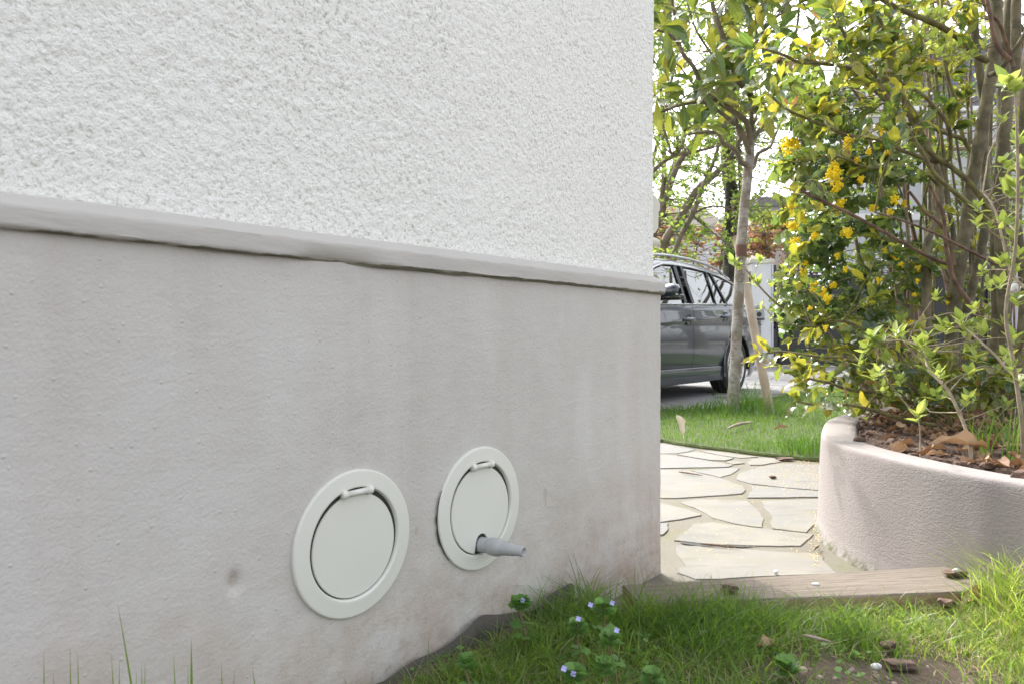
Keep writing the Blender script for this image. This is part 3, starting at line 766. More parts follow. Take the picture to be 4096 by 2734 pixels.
# bonnet and windscreen frame, floor
Q = np.array([[(a, y, belt(a) + 0.03 * (1 - (y / 0.87) ** 2)) for y in np.linspace(-0.86 + wid(a), 0.86 - wid(a), 9)] for a in np.linspace(2.35, 3.7, 12)]); bm_.grid(Q)
Q = np.array([[(3.7 + 0.05 * math.cos(y * 1.6), y * (0.9 if z > 0.3 else 0.85), z) for y in np.linspace(-0.5, 0.5, 7)] for z in (0.25, 0.5, 0.7, belt(3.7) + .02)]); bm_.grid(Q)
bo = bm_.build("body", M_PAINT, car); bo.modifiers.new("e", 'EDGE_SPLIT').split_angle = R(50)
for k in ("rear_door", "front_door"):
    d_ = carmesh(bins[k], False).build(k, M_PAINT, car)
    d_.modifiers.new("e", 'EDGE_SPLIT').split_angle = R(50)
    a = 0.33 if k == "rear_door" else 1.275; zc = 0.905 - 0.052 * a
    h = MB(); h.lathe([(0.001, 0), (0.03, 0.001), (0.052, 0.004), (0.056, 0.008)], 24, np.array([[1.0, 0, 0], [0, 0, 1], [0, -1, 0]]) * np.array([[1.1, 1.1, 1.1], [1, 1, 1], [1, 1, 1]]), (a, 0.8975, zc + 0.01)); h.build("handle_recess", M_TRIM, d_)
    h = MB(); h.tube([(a - 0.115, 0.908, zc + 0.016), (a - 0.09, 0.928, zc + 0.018), (a, 0.938, zc + 0.016), (a + 0.09, 0.93, zc + 0.012), (a + 0.12, 0.908, zc + 0.010)], [0.012, 0.019, 0.021, 0.019, 0.012], 12, 4); h.build("handle", M_PAINT, d_)
core = MB()
core.box((1.3, 0, 0.62), (2.1, 1.72, 0.78)); core.box((-0.62, 0, 0.7), (0.45, 1.45, 0.62)); core.box((1.4, 0, 0.25), (1.98, 1.5, 0.12)); core.box((1.42, 0, 0.6), (4.3, 0.9, 0.5))
core.build("underbody", M_HOUSING, car, smooth=False)
for cx in (0.0, 2.81):
    for sgn in (1, -1):
        w = MB(); a = np.linspace(-0.15, math.pi + 0.15, 30)
        w.grid(np.array([[(cx + RA * math.cos(t), sgn * y, 0.335 + RA * math.sin(t)) for y in (0.893, 0.62)] for t in a])); w.build("wheel_arch", M_HOUSING, car)
        lip = MB(); lip.tube([(cx + (RA + 0.004) * math.cos(t), sgn * 0.902, 0.335 + (RA + 0.004) * math.sin(t)) for t in np.linspace(-0.32, math.pi + 0.32, 24)], 0.010, 6, 1); lip.build("arch_lip", M_PAINT, car)
# windows
def pane(name, P, inset=0.0):
    m = MB(); n = len(P); V = [(a, yg(z) - inset + 0.012 * math.sin(math.pi * min(1, max(0, (z - 1.0) / 0.42))), z) for a, z in P]
    c = np.mean(V, 0); c[1] += 0.004; m.add(list(V) + [tuple(c)], [(i, (i + 1) % n, n) for i in range(n)])
    return m.build(name, M_CGLASS, car, smooth=True)
def seg(a0, a1, n=10): return [(a, np.interp(a, dtx, dtz) - 0.018) for a in np.linspace(a0, a1, n)]
zb = lambda a: 1.05 - 0.030 * max(a, 0) + 0.006
pane("front_window", [(1.31, zb(1.31)), (2.2, zb(2.2))] + seg(2.2, 1.19, 14))
pane("rear_window", [(0.60, zb(0.6)), (1.12, zb(1.12)), (1.05, seg(1.05, 1.06)[0][1])] + seg(1.03, 0.49))
pane("quarter_light", [(0.285, zb(0.28)), (0.55, zb(0.55)), (0.445, seg(0.445, 0.45)[0][1])] + seg(0.43, 0.375, 3))
pane("side_rear_window", [(-0.55, zb(0)), (0.245, zb(0.2)), (0.325, 1.385)] + seg(0.31, -0.52, 12))
def strip(name, P, r, mat, n=8, sub=4):
    m = MB(); m.tube(P, r, n, sub); return m.build(name, mat, car)
def gy(a, z, o=0.004): return (a, yg(z) + 0.008 + o, z)
for a0, a1, w, mat in ((1.325, 1.215, 0.034, M_TRIM), (1.155, 1.065, 0.034, M_TRIM), (0.575, 0.46, 0.013, M_TRIM), (0.262, 0.345, 0.022, M_TRIM)):
    m = MB(); z1 = np.interp(a1, dtx, dtz); Z = np.linspace(1.03, z1, 8)
    m.grid(np.array([[(a0 + (a1 - a0) * (z - 1.03) / (z1 - 1.03) + q, yg(z) + 0.018 + (0.004 if abs(q) < w else 0), z) for q in (-w, -w * 0.8, 0, w * 0.8, w)] for z in Z])); m.build("window_pillar", mat, car)
strip("chrome_trim", [(a, yg(np.interp(a, dtx, dtz)) + 0.012, np.interp(a, dtx, dtz) + 0.004) for a in np.linspace(-0.6, 2.3, 40)], 0.010, M_CHROME, sub=1)
strip("belt_trim", [(a, 0.880, 1.052 - 0.030 * max(a, 0)) for a in np.linspace(-0.58, 2.3, 20)], 0.010, M_CHROME, sub=1)
strip("roof_rail", [(a, 0.615, np.interp(a, rlx, rlz) + (0.034 if -0.2 < a < 1.8 else 0.01)) for a in np.linspace(-0.42, 2.0, 26)], 0.016, M_CHROME, sub=1)
strip("roof_rail", [(a, -0.615, np.interp(a, rlx, rlz) + (0.034 if -0.2 < a < 1.8 else 0.01)) for a in np.linspace(-0.42, 2.0, 26)], 0.016, M_CHROME, sub=1)
strip("sill_trim", [(a, 0.890, 0.3385) for a in np.linspace(0.46, 2.4, 14)], 0.0045, plain("sill_edge", (0.3, 0.32, 0.34), 0.3, metal=0.6, bump=0), sub=1)
strip("door_seam", [(0.20, 0.905, 0.68), (0.22, 0.906, 0.60), (0.33, 0.904, 0.47), (0.47, 0.893, 0.35)], 0.003, M_HOUSING)
fl = MB(); fl.lathe([(0.078, 0), (0.082, 0.002), (0.086, 0)], 32, np.array([[1, 0, 0], [0, 0, 1], [0, -1, 0]]), (-0.20, 0.9035, 0.905)); fl.build("fuel_flap", M_HOUSING, car)
# mirror
mi = MB(); Q = []
for t, w, hh in [(0, .02, .03), (0.02, .055, .06), (0.07, .075, .075), (0.14, .08, .078), (0.19, .07, .065), (0.215, .03, .03)]:
    Q.append([(1.90 + w * math.cos(a) * (0.7 if math.cos(a) < 0 else 1.25), 0.905 + t + 0.0, 1.115 + hh * math.sin(a)) for a in np.linspace(0, 2 * math.pi, 20, endpoint=False)])
mi.grid(np.array(Q), closev=True); mir = mi.build("mirror", M_PAINT, car)
x_ = MB(); x_.box((1.885, 1.01, 1.082), (0.15, 0.205, 0.010)); x_.build("mirror_trim", M_CHROME, mir, smooth=False)
x_ = MB(); x_.tube([(1.90, 0.80, 1.03), (1.90, 0.93, 1.06)], 0.03, 8, 1); x_.build("mirror_foot", M_TRIM, mir)
x_ = MB(); x_.box((1.885, 1.01, 1.055), (0.17, 0.195, 0.045)); x_.build("mirror_base", M_TRIM, mir)
def wheel(cx, sgn):
    m = MB(); MY = np.array([[1, 0, 0], [0, 0, sgn], [0, 1, 0]])
    o = (cx, sgn * 0.775, 0.335)
    m.lathe([(0.235, 0.108), (0.250, 0.117), (0.285, 0.120), (0.312, 0.112), (0.328, 0.098), (0.335, 0.075), (0.336, 0.035), (0.333, 0.033), (0.333, 0.025), (0.336, 0.023), (0.336, -0.023), (0.333, -0.025), (0.333, -0.033), (0.336, -0.035), (0.335, -0.075), (0.325, -0.10), (0.285, -0.115), (0.235, -0.105)], 72, MY, o)
    w = m.build("wheel", M_TYRE, car)
    r = MB(); r.lathe([(0.240, 0.112), (0.236, 0.118), (0.229, 0.116), (0.222, 0.098), (0.215, 0.02), (0.213, -0.10)], 72, MY, o)
    for k in range(5):
        for dd in (-0.17, 0.17):
            a0 = k * 2 * math.pi / 5 + dd * 0.35 + 0.3; a1 = k * 2 * math.pi / 5 + dd * 1.6 + 0.3
            P = [(o[0] + q * math.cos(aa), sgn * (0.775 + hh), o[2] + q * math.sin(aa)) for q, aa, hh in ((0.04, a0, 0.085), (0.12, (a0 + a1) / 2, 0.094), (0.226, a1, 0.100))]
            r.tube(P, [0.022, 0.015, 0.018], 6, 3)
    r.lathe([(0.001, 0.105), (0.03, 0.104), (0.055, 0.095), (0.06, 0.06)], 24, MY, o)
    r.build("rim", M_RIM, w)
    b = MB(); b.lathe([(0.001, 0.03), (0.16, 0.03), (0.165, 0.0)], 32, MY, o); b.build("brake_disc", plain("brake_steel", (0.12, 0.11, 0.10), 0.4, metal=0.6) if "brake_steel" not in bpy.data.materials else bpy.data.materials["brake_steel"], w)
for cx in (0.0, 2.81):
    for sgn in (1, -1): wheel(cx, sgn)
tl = MB(); tl.box((-0.86, 0.70, 0.92), (0.14, 0.09, 0.16)); tl.build("tail_light", plain("red_lens", (0.35, 0.01, 0.01), 0.1, bump=0), car, smooth=False)

# ------------------------------------------------------------------ yard boundary: wall, pedestrian gate, post, driveway gate
def boxat(mb, x0, x1, y0, y1, Y, dep, zb=None):
    a = at(x0, y1, Y); b = at(x1, y0, Y); z0 = a[2] if zb is None else zb
    mb.box(((a[0] + b[0]) / 2, Y + dep / 2, (z0 + b[2]) / 2), (b[0] - a[0], dep, b[2] - z0))
GY = 16.2
def bevel(o, w=0.02):
    b = o.modifiers.new("b", 'BEVEL'); b.width = w; b.segments = 2; b.limit_method = 'ANGLE'; return o
bw = empty("boundary_wall", (2, GY + .2, 0), label="low off-white garden wall with coping behind the grey car", cat="wall")
def pbuild(m, name, mat, par):
    o = m.build(name, mat, par, smooth=False); o.location = -Vector(par.location); return o
m = MB(); m.box((-3.0, GY + 0.2, 1.0), (15.7, 0.25, 2.0)); pbuild(m, "wall", M_WHITEP, bw)
m = MB(); m.box((-3.0, GY + 0.2, 2.05), (15.8, 0.36, 0.10)); bevel(pbuild(m, "coping", M_SILL, bw), 0.02)
gp = empty("gate_post", (5.5, GY + .2, 0), label="white rendered gate post carrying a small grey box", cat="gate post")
m = MB(); boxat(m, 3006, 3093, 1052, 1470, GY, 0.5, -0.1); bevel(pbuild(m, "pillar", M_WHITEP, gp), 0.012)
m = MB(); boxat(m, 3000, 3099, 1036, 1053, GY - 0.04, 0.58); bevel(pbuild(m, "cap", M_SILL, gp), 0.015)
m = MB(); boxat(m, 3088, 3094, 1060, 1470, GY - 0.03, 0.03, -0.05); pbuild(m, "edge_strip", M_STEEL, gp)
pg = empty("pedestrian_gate", (4.95, GY + .1, 0), label="narrow black metal gate between the garden wall and the white post", cat="gate")
m = MB(); boxat(m, 2937, 3004, 1110, 1466, GY + 0.1, 0.05, 0.05); pbuild(m, "panel", M_BLACKG, pg)
m = MB()
for x in (2937, 2970, 3000): boxat(m, x, x + 4, 1085, 1470, GY + 0.06, 0.04, 0.0)
pbuild(m, "frame", M_BLACKG, pg)
dg = empty("driveway_gate", (8, GY + .1, 0), label="wide black sheet metal driveway gate with wrought iron cresting", cat="gate")
m = MB(); boxat(m, 3096, 3497, 1104, 1460, GY + 0.12, 0.04, 0.06); pbuild(m, "panel", M_BLACKG, dg)
m = MB(); boxat(m, 3503, 3960, 1104, 1460, GY + 0.12, 0.04, 0.06); pbuild(m, "panel", M_BLACKG, dg)
m = MB()
for x in (3096, 3118, 3488, 3500, 3952): boxat(m, x, x + 9, 1060, 1464, GY + 0.07, 0.05, 0.03)
for y in (1100, 1290, 1306, 1452): boxat(m, 3096, 3960, y, y + 8, GY + 0.07, 0.045)
pbuild(m, "frame", M_BLACKG, dg)
m = MB()
for i in range(36):
    x = 3110 + i * 24; p = at(x, 1102, GY + 0.09)
    a = np.linspace(0, 2 * math.pi, 12); r = 0.055
    m.tube([(p[0] + r * math.cos(t), p[1], p[2] + 0.06 + r * math.sin(t)) for t in a], 0.010, 5, 1)
    q = p + np.array([0.066, 0, 0]); m.tube([q, q + np.array([0, 0, 0.22])], 0.010, 5, 1); m.tube([q + np.array([0, 0, 0.2]), q + np.array([0, 0, 0.235]), q + np.array([0, 0, 0.29])], [0.008, 0.02, 0.002], 5, 1)
a0, a1 = at(3096, 1092, GY + .09), at(3960, 1092, GY + .09); m.tube([a0, a1], 0.012, 5, 1)
pbuild(m, "ironwork", M_IRON, dg)
m = MB(); a0, a1 = at(3098, 1277, GY - 0.05), at(3420, 1282, GY - 0.02); m.tube([a0, a1], 0.032, 8, 1)
pbuild(m, "cross_bar", M_STEEL, dg)
gb = empty("operator_box", tuple(at(3046, 1273, GY - 0.2)), 0, label="small grey rounded box with a dark round lens fixed to the white gate post", cat="control box")
m = MB(); W2, Hh = 0.085, 0.285
out = [(-W2 * 1.08, 0), (-W2, 0.12), (-W2 * 0.98, 0.20)] + [(W2 * 0.98 * math.cos(a), 0.205 + 0.08 * math.sin(a)) for a in np.linspace(math.pi * 0.95, 0.05 * math.pi, 10)] + [(W2 * 0.98, 0.20), (W2, 0.12), (W2 * 1.08, 0)]
n = len(out)
V = [(x - 0.055, 0.0, z) for x, z in out] + [(x - 0.055, 0.03, z) for x, z in out] + [(x * 1.02 + 0.045, 0.20, z * 0.93) for x, z in out]
m.add(V, [(k * n + i, k * n + (i + 1) % n, (k + 1) * n + (i + 1) % n, (k + 1) * n + i) for k in (0, 1) for i in range(n)] + [tuple(range(n))])
m.build("housing", M_GREYPL, gb, smooth=False)
MF = np.array([[1, 0, 0], [0, 0, -1], [0, 1, 0]])
m = MB(); m.lathe([(0.052, -0.001), (0.055, 0.012), (0.070, 0.014), (0.073, 0.0)], 28, MF, (-0.052, 0, 0.085)); m.build("bezel", M_GREYPL, gb)
m = MB(); m.lathe([(0.0005, 0.006), (0.049, 0.005), (0.053, 0.0)], 24, MF, (-0.052, 0, 0.080)); m.build("lens", M_GREYDK, gb)
m = MB(); m.box((0.0, 0.08, -0.018), (0.15, 0.12, 0.034)); m.build("base_plate", M_GREYDK, gb, smooth=False)
tc = bpy.data.curves.new("box_lettering", 'FONT'); tc.body = "MOOVO"; tc.size = 0.036; tc.extrude = 0.001; tc.align_x = 'CENTER'
to = bpy.data.objects.new("lettering", tc); sc.collection.objects.link(to); to.parent = gb; to.location = (-0.055, -0.0025, 0.195); to.rotation_euler = (R(90), 0, 0); tc.materials.append(M_GREYDK)
lme = bpy.data.meshes.new_from_object(to); bpy.data.objects.remove(to); to = bpy.data.objects.new('lettering', lme); sc.collection.objects.link(to); to.parent = gb; to.location = (-0.055, -0.0025, 0.195); to.rotation_euler = (R(90), 0, 0)
for dx in (-0.02, 0.02):
    m = MB(); m.tube([(dx + 0.01, 0.17, -1.45), (dx + 0.01, 0.17, -0.03)], 0.012, 8, 1); m.build("conduit", M_GREYPL, gb)
    m = MB(); m.box((dx + 0.01, 0.165, -0.12 - dx), (0.045, 0.03, 0.02)); m.build("clip", M_GREYDK, gb, smooth=False)

# ------------------------------------------------------------------ houses beyond the gate
def m_slate():
    t = MT("blue_slate")
    br = t.nd("TexBrick", {"Vector": t.obj((1, 1, 1), (R(90), 0, 0)), "Color1": (0.085, 0.095, 0.13, 1), "Color2": (0.12, 0.13, 0.165, 1), "Mortar": (0.03, 0.033, 0.045, 1), "Scale": 1.0, "Mortar Size": 0.012, "Brick Width": 0.24, "Row Height": 0.125})
    return t.fin(br.outputs[0], 0.5, t.bump(br.outputs[1], -0.6, 0.01))
M_SLATE = m_slate()
M_HWALL = plain("pale_render", (0.52, 0.53, 0.57), 0.85, 0.15, 1.5, bump=0.3)
M_HWHITE = plain("white_stone_trim", (0.76, 0.76, 0.78), 0.7, 0.08)
M_WGLASS = plain("house_window_glass", (0.06, 0.07, 0.09), 0.05, bump=0)
HY = 21.0
vh = empty("villa", (9.5, HY, 0), label="pale rendered villa with steep blue slate mansard roof and tall white dormer", cat="house")
m = MB(); boxat(m, 3360, 4700, 436, 1500, HY, 2.6, -0.1); pbuild(m, "wall", M_HWALL, vh)
m = MB(); boxat(m, 3345, 4715, 424, 442, HY - 0.22, 3.0); boxat(m, 3350, 4710, 855, 880, HY - 0.12, 0.12); boxat(m, 3350, 4710, 455, 468, HY - 0.06, 0.06); pbuild(m, "cornice", M_HWHITE, vh)
a0 = at(3352, 424, HY - 0.2); a1 = at(4705, 424, HY - 0.2); zt = at(3500, 150, HY + 1)[2]
m = MB(); m.add([(a0[0], a0[1], a0[2]), (a1[0], a1[1], a0[2]), (a1[0] - 1, HY + 1.0, zt), (a0[0] + 1.6, HY + 1.0, zt), (a0[0], HY + 2.9, a0[2]), (a1[0], HY + 2.9, a0[2]), (a1[0] - 1, HY + 2, zt), (a0[0] + 1.6, HY + 2, zt)], [(0, 1, 2, 3), (0, 3, 7, 4), (1, 5, 6, 2), (3, 2, 6, 7), (4, 7, 6, 5)])
rf = pbuild(m, "roof", M_SLATE, vh)
def part(m, name, mat, par, root):
    o = m.build(name, mat, par, smooth=False); o.location = -Vector(root.location) if par is root else (0, 0, 0); return o
m = MB(); boxat(m, 3478, 3632, 205, 424, HY - 0.25, 1.6); dm = part(m, "dormer", M_HWHITE, vh, vh)
m = MB(); boxat(m, 3508, 3600, 238, 412, HY - 0.27, 0.03); part(m, "pane", M_WGLASS, dm, vh)
m = MB()
for x in (3506, 3550, 3596): boxat(m, x, x + 6, 236, 414, HY - 0.30, 0.035)
for y in (236, 322, 408): boxat(m, 3506, 3602, y, y + 6, HY - 0.305, 0.03)
part(m, "frame", M_HWHITE, dm, vh)
b0 = at(3462, 206, HY - 0.45); b1 = at(3650, 206, HY - 0.45); c0 = at(3520, 18, HY + 0.3); c1 = at(3592, 18, HY + 0.3)
m = MB(); m.add([b0, b1, c1, c0, b0 + [0, 2.3, 0], b1 + [0, 2.3, 0], c1 + [0, 1.0, 0], c0 + [0, 1.0, 0]], [(0, 1, 2, 3), (1, 5, 6, 2), (0, 3, 7, 4), (3, 2, 6, 7), (4, 7, 6, 5), (0, 4, 5, 1)]); part(m, "dormer_roof", M_SLATE, vh, vh)
for x0, x1, y0, y1 in ((3455, 3580, 570, 780), (3690, 3800, 570, 780), (3415, 3510, 1000, 1100), (3640, 3740, 1000, 1120), (3880, 3990, 560, 780)):
    m = MB(); boxat(m, x0, x1, y0, y1, HY - 0.06, 0.08); w = part(m, "window", M_HWHITE, vh, vh)
    m = MB(); xm = (x0 + x1) / 2
    boxat(m, x0 + 9, xm - 4, y0 + 9, y1 - 9, HY - 0.07, 0.02); boxat(m, xm + 4, x1 - 9, y0 + 9, y1 - 9, HY - 0.07, 0.02); part(m, "pane", M_WGLASS, w, vh)
nb = empty("neighbour_house", (9, 30, 0), label="distant grey flat-topped building low between the two trees", cat="house")
m = MB(); boxat(m, 3038, 3420, 822, 1200, 30, 6, 0); pbuild(m, "wall", plain("grey_wall", (0.36, 0.34, 0.33), 0.9), nb)
m = MB(); boxat(m, 3030, 3430, 788, 824, 29.8, 6.4); pbuild(m, "roof", plain("roof_slab", (0.16, 0.15, 0.15), 0.8), nb)
n2 = empty("garden_house", (6, 27, 0), label="pale low building half hidden behind the leafy green tree", cat="house")
m = MB(); boxat(m, 2300, 2905, 905, 1200, 27, 5, 0); pbuild(m, "wall", M_HWALL, n2)
m = MB(); p = [at(2290, 905, 26.8), at(2915, 905, 26.8), at(2800, 822, 29.5), at(2400, 822, 29.5)]; m.add(p + [p[0] + [0, 5.5, 0], p[1] + [0, 5.5, 0]], [(0, 1, 2, 3), (3, 2, 5, 4), (1, 5, 2), (0, 3, 4)]); pbuild(m, "roof", plain("brown_tiles", (0.10, 0.085, 0.075), 0.85), n2)
# ================================================================== vegetation
def leaf_tpl(nu, prof, fold=0.25, droop=0.15, wave=0.0, wn=3, nacross=1, seed=0, curl=0.0):
    """leaf template: t along, s across (times half width), h height; unit length"""
    r = np.random.default_rng(seed); V = []; A = []; cols = 2 * nacross + 1
    pt, pw = np.array(prof).T
    ph = r.uniform(0, 6)
    for i in range(nu + 1):
        t = i / nu; w = np.interp(t, pt, pw)
        for j in range(cols):
            s = (j - nacross) / nacross
            hw = fold * abs(s) * w + 4 * wave * math.sin(t * wn * 6.28 + ph + (1.7 if s > 0 else 0)) * s * s + curl * s * s * w
            ww = w * (1 + (0.10 if wave else 0) * math.sin(t * wn * 12.56 + ph) * abs(s))
            V.append((t - 0.10 * droop * t * t, s * ww, -droop * t * t, hw)); A.append((t, abs(s), 0))
    F = [(i * cols + j, i * cols + j + 1, (i + 1) * cols + j + 1, (i + 1) * cols + j) for i in range(nu) for j in range(cols - 1)]
    return np.array(V), np.array(F), np.array(A)
def put_leaves(mb, P, D, U, L, W, tpls, v, r):
    P = np.asarray(P, float); n = len(P)
    if n == 0: return
    D = nrm(D); S = nrm(np.cross(U, D)); U = np.cross(D, S)
    L = np.broadcast_to(L, n); W = np.broadcast_to(W, n); ti = r.integers(0, len(tpls), n)
    for k, (V, F, A) in enumerate(tpls):
        m = np.where(ti == k)[0]
        if len(m) == 0: continue
        l = L[m, None, None]; w = W[m, None, None]
        Q = P[m, None] + D[m, None] * V[None, :, 0:1] * l + S[m, None] * V[None, :, 1:2] * w + U[m, None] * (V[None, :, 2:3] * l + V[None, :, 3:4] * w)
        a = np.repeat(A[None], len(m), 0).copy(); a[..., 2] = np.asarray(v)[m][:, None]
        f = (F[None] + (np.arange(len(m)) * len(V))[:, None, None]).reshape(-1, F.shape[1])
        mb.add(Q.reshape(-1, 3), f, a.reshape(-1, 3))
def rdir(r, n, zb=0.0):
    v = r.normal(size=(n, 3)); v[:, 2] += zb; return nrm(v)
BAY = [(0, .04), (.08, .10), (.2, .62), (.4, .98), (.6, .98), (.8, .66), (.93, .25), (1, .01)]
LANC = [(0, .03), (.06, .06), (.25, .42), (.5, .88), (.68, 1.0), (.84, .78), (.95, .32), (1, .01)]
ROUND = [(0, .05), (.06, .12), (.2, .75), (.45, 1.0), (.7, .95), (.88, .6), (1, .05)]
OV = [(0, .04), (.12, .5), (.35, 1.0), (.6, .82), (.85, .35), (1, .01)]
T_BAY = [leaf_tpl(8, BAY, .30, .06 + .14 * (k % 3), .07, 2, 1, k) for k in range(6)]
T_LOQ = [leaf_tpl(9, LANC, .25, .12 + .14 * k, .012, 3, 2, k, -.12) for k in range(6)]
T_MAH = [leaf_tpl(9, ROUND, .15, .10 + .1 * (k % 3), .09, 2, 1, 10 + k, .1) for k in range(5)]
T_LIL = [leaf_tpl(4, OV, .28, -.1 + .12 * k, 0, 2, 1, k) for k in range(4)]
T_SML = [leaf_tpl(2, [(0, .1), (.45, 1), (1, .02)], .25, .1 * k, 0, 2, 1, k) for k in range(3)]

M_BAYL = leaf_mat("bay_leaf", [(0.0, (.035, .075, .035)), (.35, (.085, .125, .045)), (.75, (.17, .19, .05)), (1.0, (.30, .27, .07))],
                  [(0.0, (.12, .20, .03)), (.5, (.33, .36, .035)), (1.0, (.60, .50, .04))], .46, .2, spec=.8, vein=(.42, .42, .12), brown=(.26, .13, .06))
M_MAHL = leaf_mat("mahonia_leaf", [(0.0, (.05, .09, .055)), (.5, (.12, .165, .075)), (1.0, (.25, .28, .09))],
                  [(0.0, (.14, .24, .05)), (.6, (.34, .42, .06)), (1.0, (.58, .56, .07))], .38, .16, spec=.9, vein=(.2, .3, .1))
M_LOQL = leaf_mat("loquat_leaf", [(0.0, (.022, .07, .038)), (.5, (.045, .10, .04)), (1.0, (.12, .16, .03))],
                  [(0.0, (.09, .16, .03)), (.5, (.26, .31, .03)), (1.0, (.52, .44, .05))], .4, .3, rib=.6, ribf=75, vein=(.22, .28, .12))
M_LILL = leaf_mat("young_lilac_leaf", [(0.0, (.13, .21, .06)), (.6, (.24, .33, .08)), (1.0, (.38, .44, .12))],
                  [(0.0, (.30, .42, .07)), (1.0, (.58, .64, .13))], .48, .38, vein=(.4, .5, .2))
M_BGL = leaf_mat("spring_leaf", [(0.0, (.07, .16, .035)), (.6, (.16, .29, .05)), (1.0, (.30, .40, .06))],
                 [(0.0, (.22, .36, .06)), (1.0, (.50, .58, .10))], .48, .5)
M_REDL = leaf_mat("red_young_leaf", [(0.0, (.16, .085, .06)), (.4, (.32, .17, .13)), (.7, (.42, .29, .19)), (1.0, (.16, .20, .06))],
                  [(0.0, (.35, .10, .06)), (.6, (.65, .26, .16)), (1.0, (.40, .5, .10))], .4, .5)
M_YEL = leaf_mat("yellow_green_needle", [(0.0, (.16, .20, .04)), (1.0, (.36, .38, .08))], [(0.0, (.4, .45, .05)), (1.0, (.7, .7, .12))], .4, .6)
M_DKL = leaf_mat("dark_ivy_leaf", [(0.0, (.03, .045, .025)), (.7, (.08, .07, .05)), (1.0, (.14, .17, .06))], [(0.0, (.1, .14, .03)), (1.0, (.3, .36, .08))], .3, .45)
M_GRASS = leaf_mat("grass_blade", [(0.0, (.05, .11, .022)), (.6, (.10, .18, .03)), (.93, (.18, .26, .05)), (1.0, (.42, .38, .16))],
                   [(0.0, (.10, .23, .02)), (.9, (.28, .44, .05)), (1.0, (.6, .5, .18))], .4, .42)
M_GRASS2 = leaf_mat("rough_grass_blade", [(0.0, (.07, .135, .03)), (.45, (.135, .22, .045)), (.74, (.26, .33, .07)), (.80, (.44, .38, .2)), (1.0, (.58, .52, .34))],
                   [(0.0, (.19, .38, .04)), (.45, (.36, .55, .06)), (.74, (.60, .72, .10)), (.8, (.5, .42, .2)), (1.0, (.6, .5, .28))], .5, .38)
M_WEED = leaf_mat("weed_leaf", [(0.0, (.10, .22, .05)), (1.0, (.18, .34, .08))], [(0.0, (.15, .36, .05)), (1.0, (.35, .6, .1))], .4, .5)
M_DRYL = leaf_mat("dry_leaf", [(0.0, (.20, .10, .055)), (.5, (.33, .20, .12)), (1.0, (.46, .32, .20))], [(0.0, (.3, .13, .05)), (1.0, (.5, .3, .15))], .15, .6, vein=(.5, .38, .25))
def m_flower():
    t = MT("yellow_flower"); n = t.noise(60, 3)
    t.fin(t.mix(n, (.80, .60, .01), (.92, .80, .03)), 0.6)
    tl = t.nd("BsdfTranslucent", {"Color": (.95, .80, .03, 1)}); mx = t.nd("MixShader", {0: .35, 1: t.b.outputs[0], 2: tl.outputs[0]})
    t.t.links.new(mx.outputs[0], t.out.inputs[0]); return t.m
M_FLO = m_flower()
M_BK_LOQ = bark_mat("loquat_bark", (.23, .21, .195), (.40, .38, .365), (.18, .15, .12), 22, ring=.8, bump=.6)
M_BK_LAU = bark_mat("laurel_bark", (.135, .115, .068), (.215, .185, .12), (.09, .08, .048), 34, ring=.15)
M_BK_GRN = bark_mat("green_twig", (.14, .14, .045), (.21, .20, .07), (.11, .085, .045), 60)
M_BK_RED = bark_mat("red_brown_twig", (.15, .09, .065), (.22, .145, .10), (.10, .06, .045), 60)
M_BK_BRN = bark_mat("brown_bark", (.13, .10, .07), (.21, .165, .12), (.10, .085, .05), 18)
M_BK_DRK = bark_mat("dark_bark", (.05, .045, .04), (.10, .085, .075), (.04, .04, .03), 14)
M_BK_TAN = bark_mat("tan_twig", (.28, .23, .16), (.36, .30, .22), (.22, .18, .12), 60)

def sway(P, r, amp):
    P = np.array(P, float); 
    if len(P) > 2: P[1:-1] += r.normal(size=(len(P) - 2, 3)) * amp
    return P
def pxbranch(pts, Y0, Y1, dr=None):
    """branch traced in the photograph, given real depth: list of (x, y) with depth running from Y0 to Y1"""
    n = len(pts); return np.array([at(x, y, Y0 + (Y1 - Y0) * k / max(1, n - 1)) for k, (x, y) in enumerate(pts)])
def twig_to(nodes, tip, r, rad, mb, below=True, sag=0.12, n=6):
    """a curved twig from the nearest branch node to the tip; returns its centre line"""
    d = np.linalg.norm(nodes - tip, axis=1) + 0.8 * np.maximum(0, nodes[:, 2] - tip[2] + 0.03)
    a = nodes[np.argmin(d)]; L = np.linalg.norm(tip - a)
    mid = (a + tip) / 2 + r.normal(size=3) * 0.10 * L + np.array([0, 0, sag * L * r.uniform(-.4, 1)])
    t = np.linspace(0, 1, n)[:, None]
    C = (1 - t) ** 2 * a + 2 * t * (1 - t) * mid + t * t * tip + r.normal(size=(n, 3)) * 0.008 * L * (t * (1 - t) * 4)
    mb.tube(C, np.linspace(rad * (0.7 + 0.5 * min(L, 1)), rad * 0.45, n), 5, 1, cap=False)
    return C
def along(C, s0, k, r):
    seg_ = np.linalg.norm(np.diff(C, axis=0), axis=1); cum = np.concatenate([[0], np.cumsum(seg_)]); 
    q = np.sort(r.uniform(s0, 1, k)) * cum[-1]
    P = np.stack([np.interp(q, cum, C[:, i]) for i in range(3)], 1)
    i = np.clip(np.searchsorted(cum, q) - 1, 0, len(C) - 2); return P, nrm(C[i + 1] - C[i])
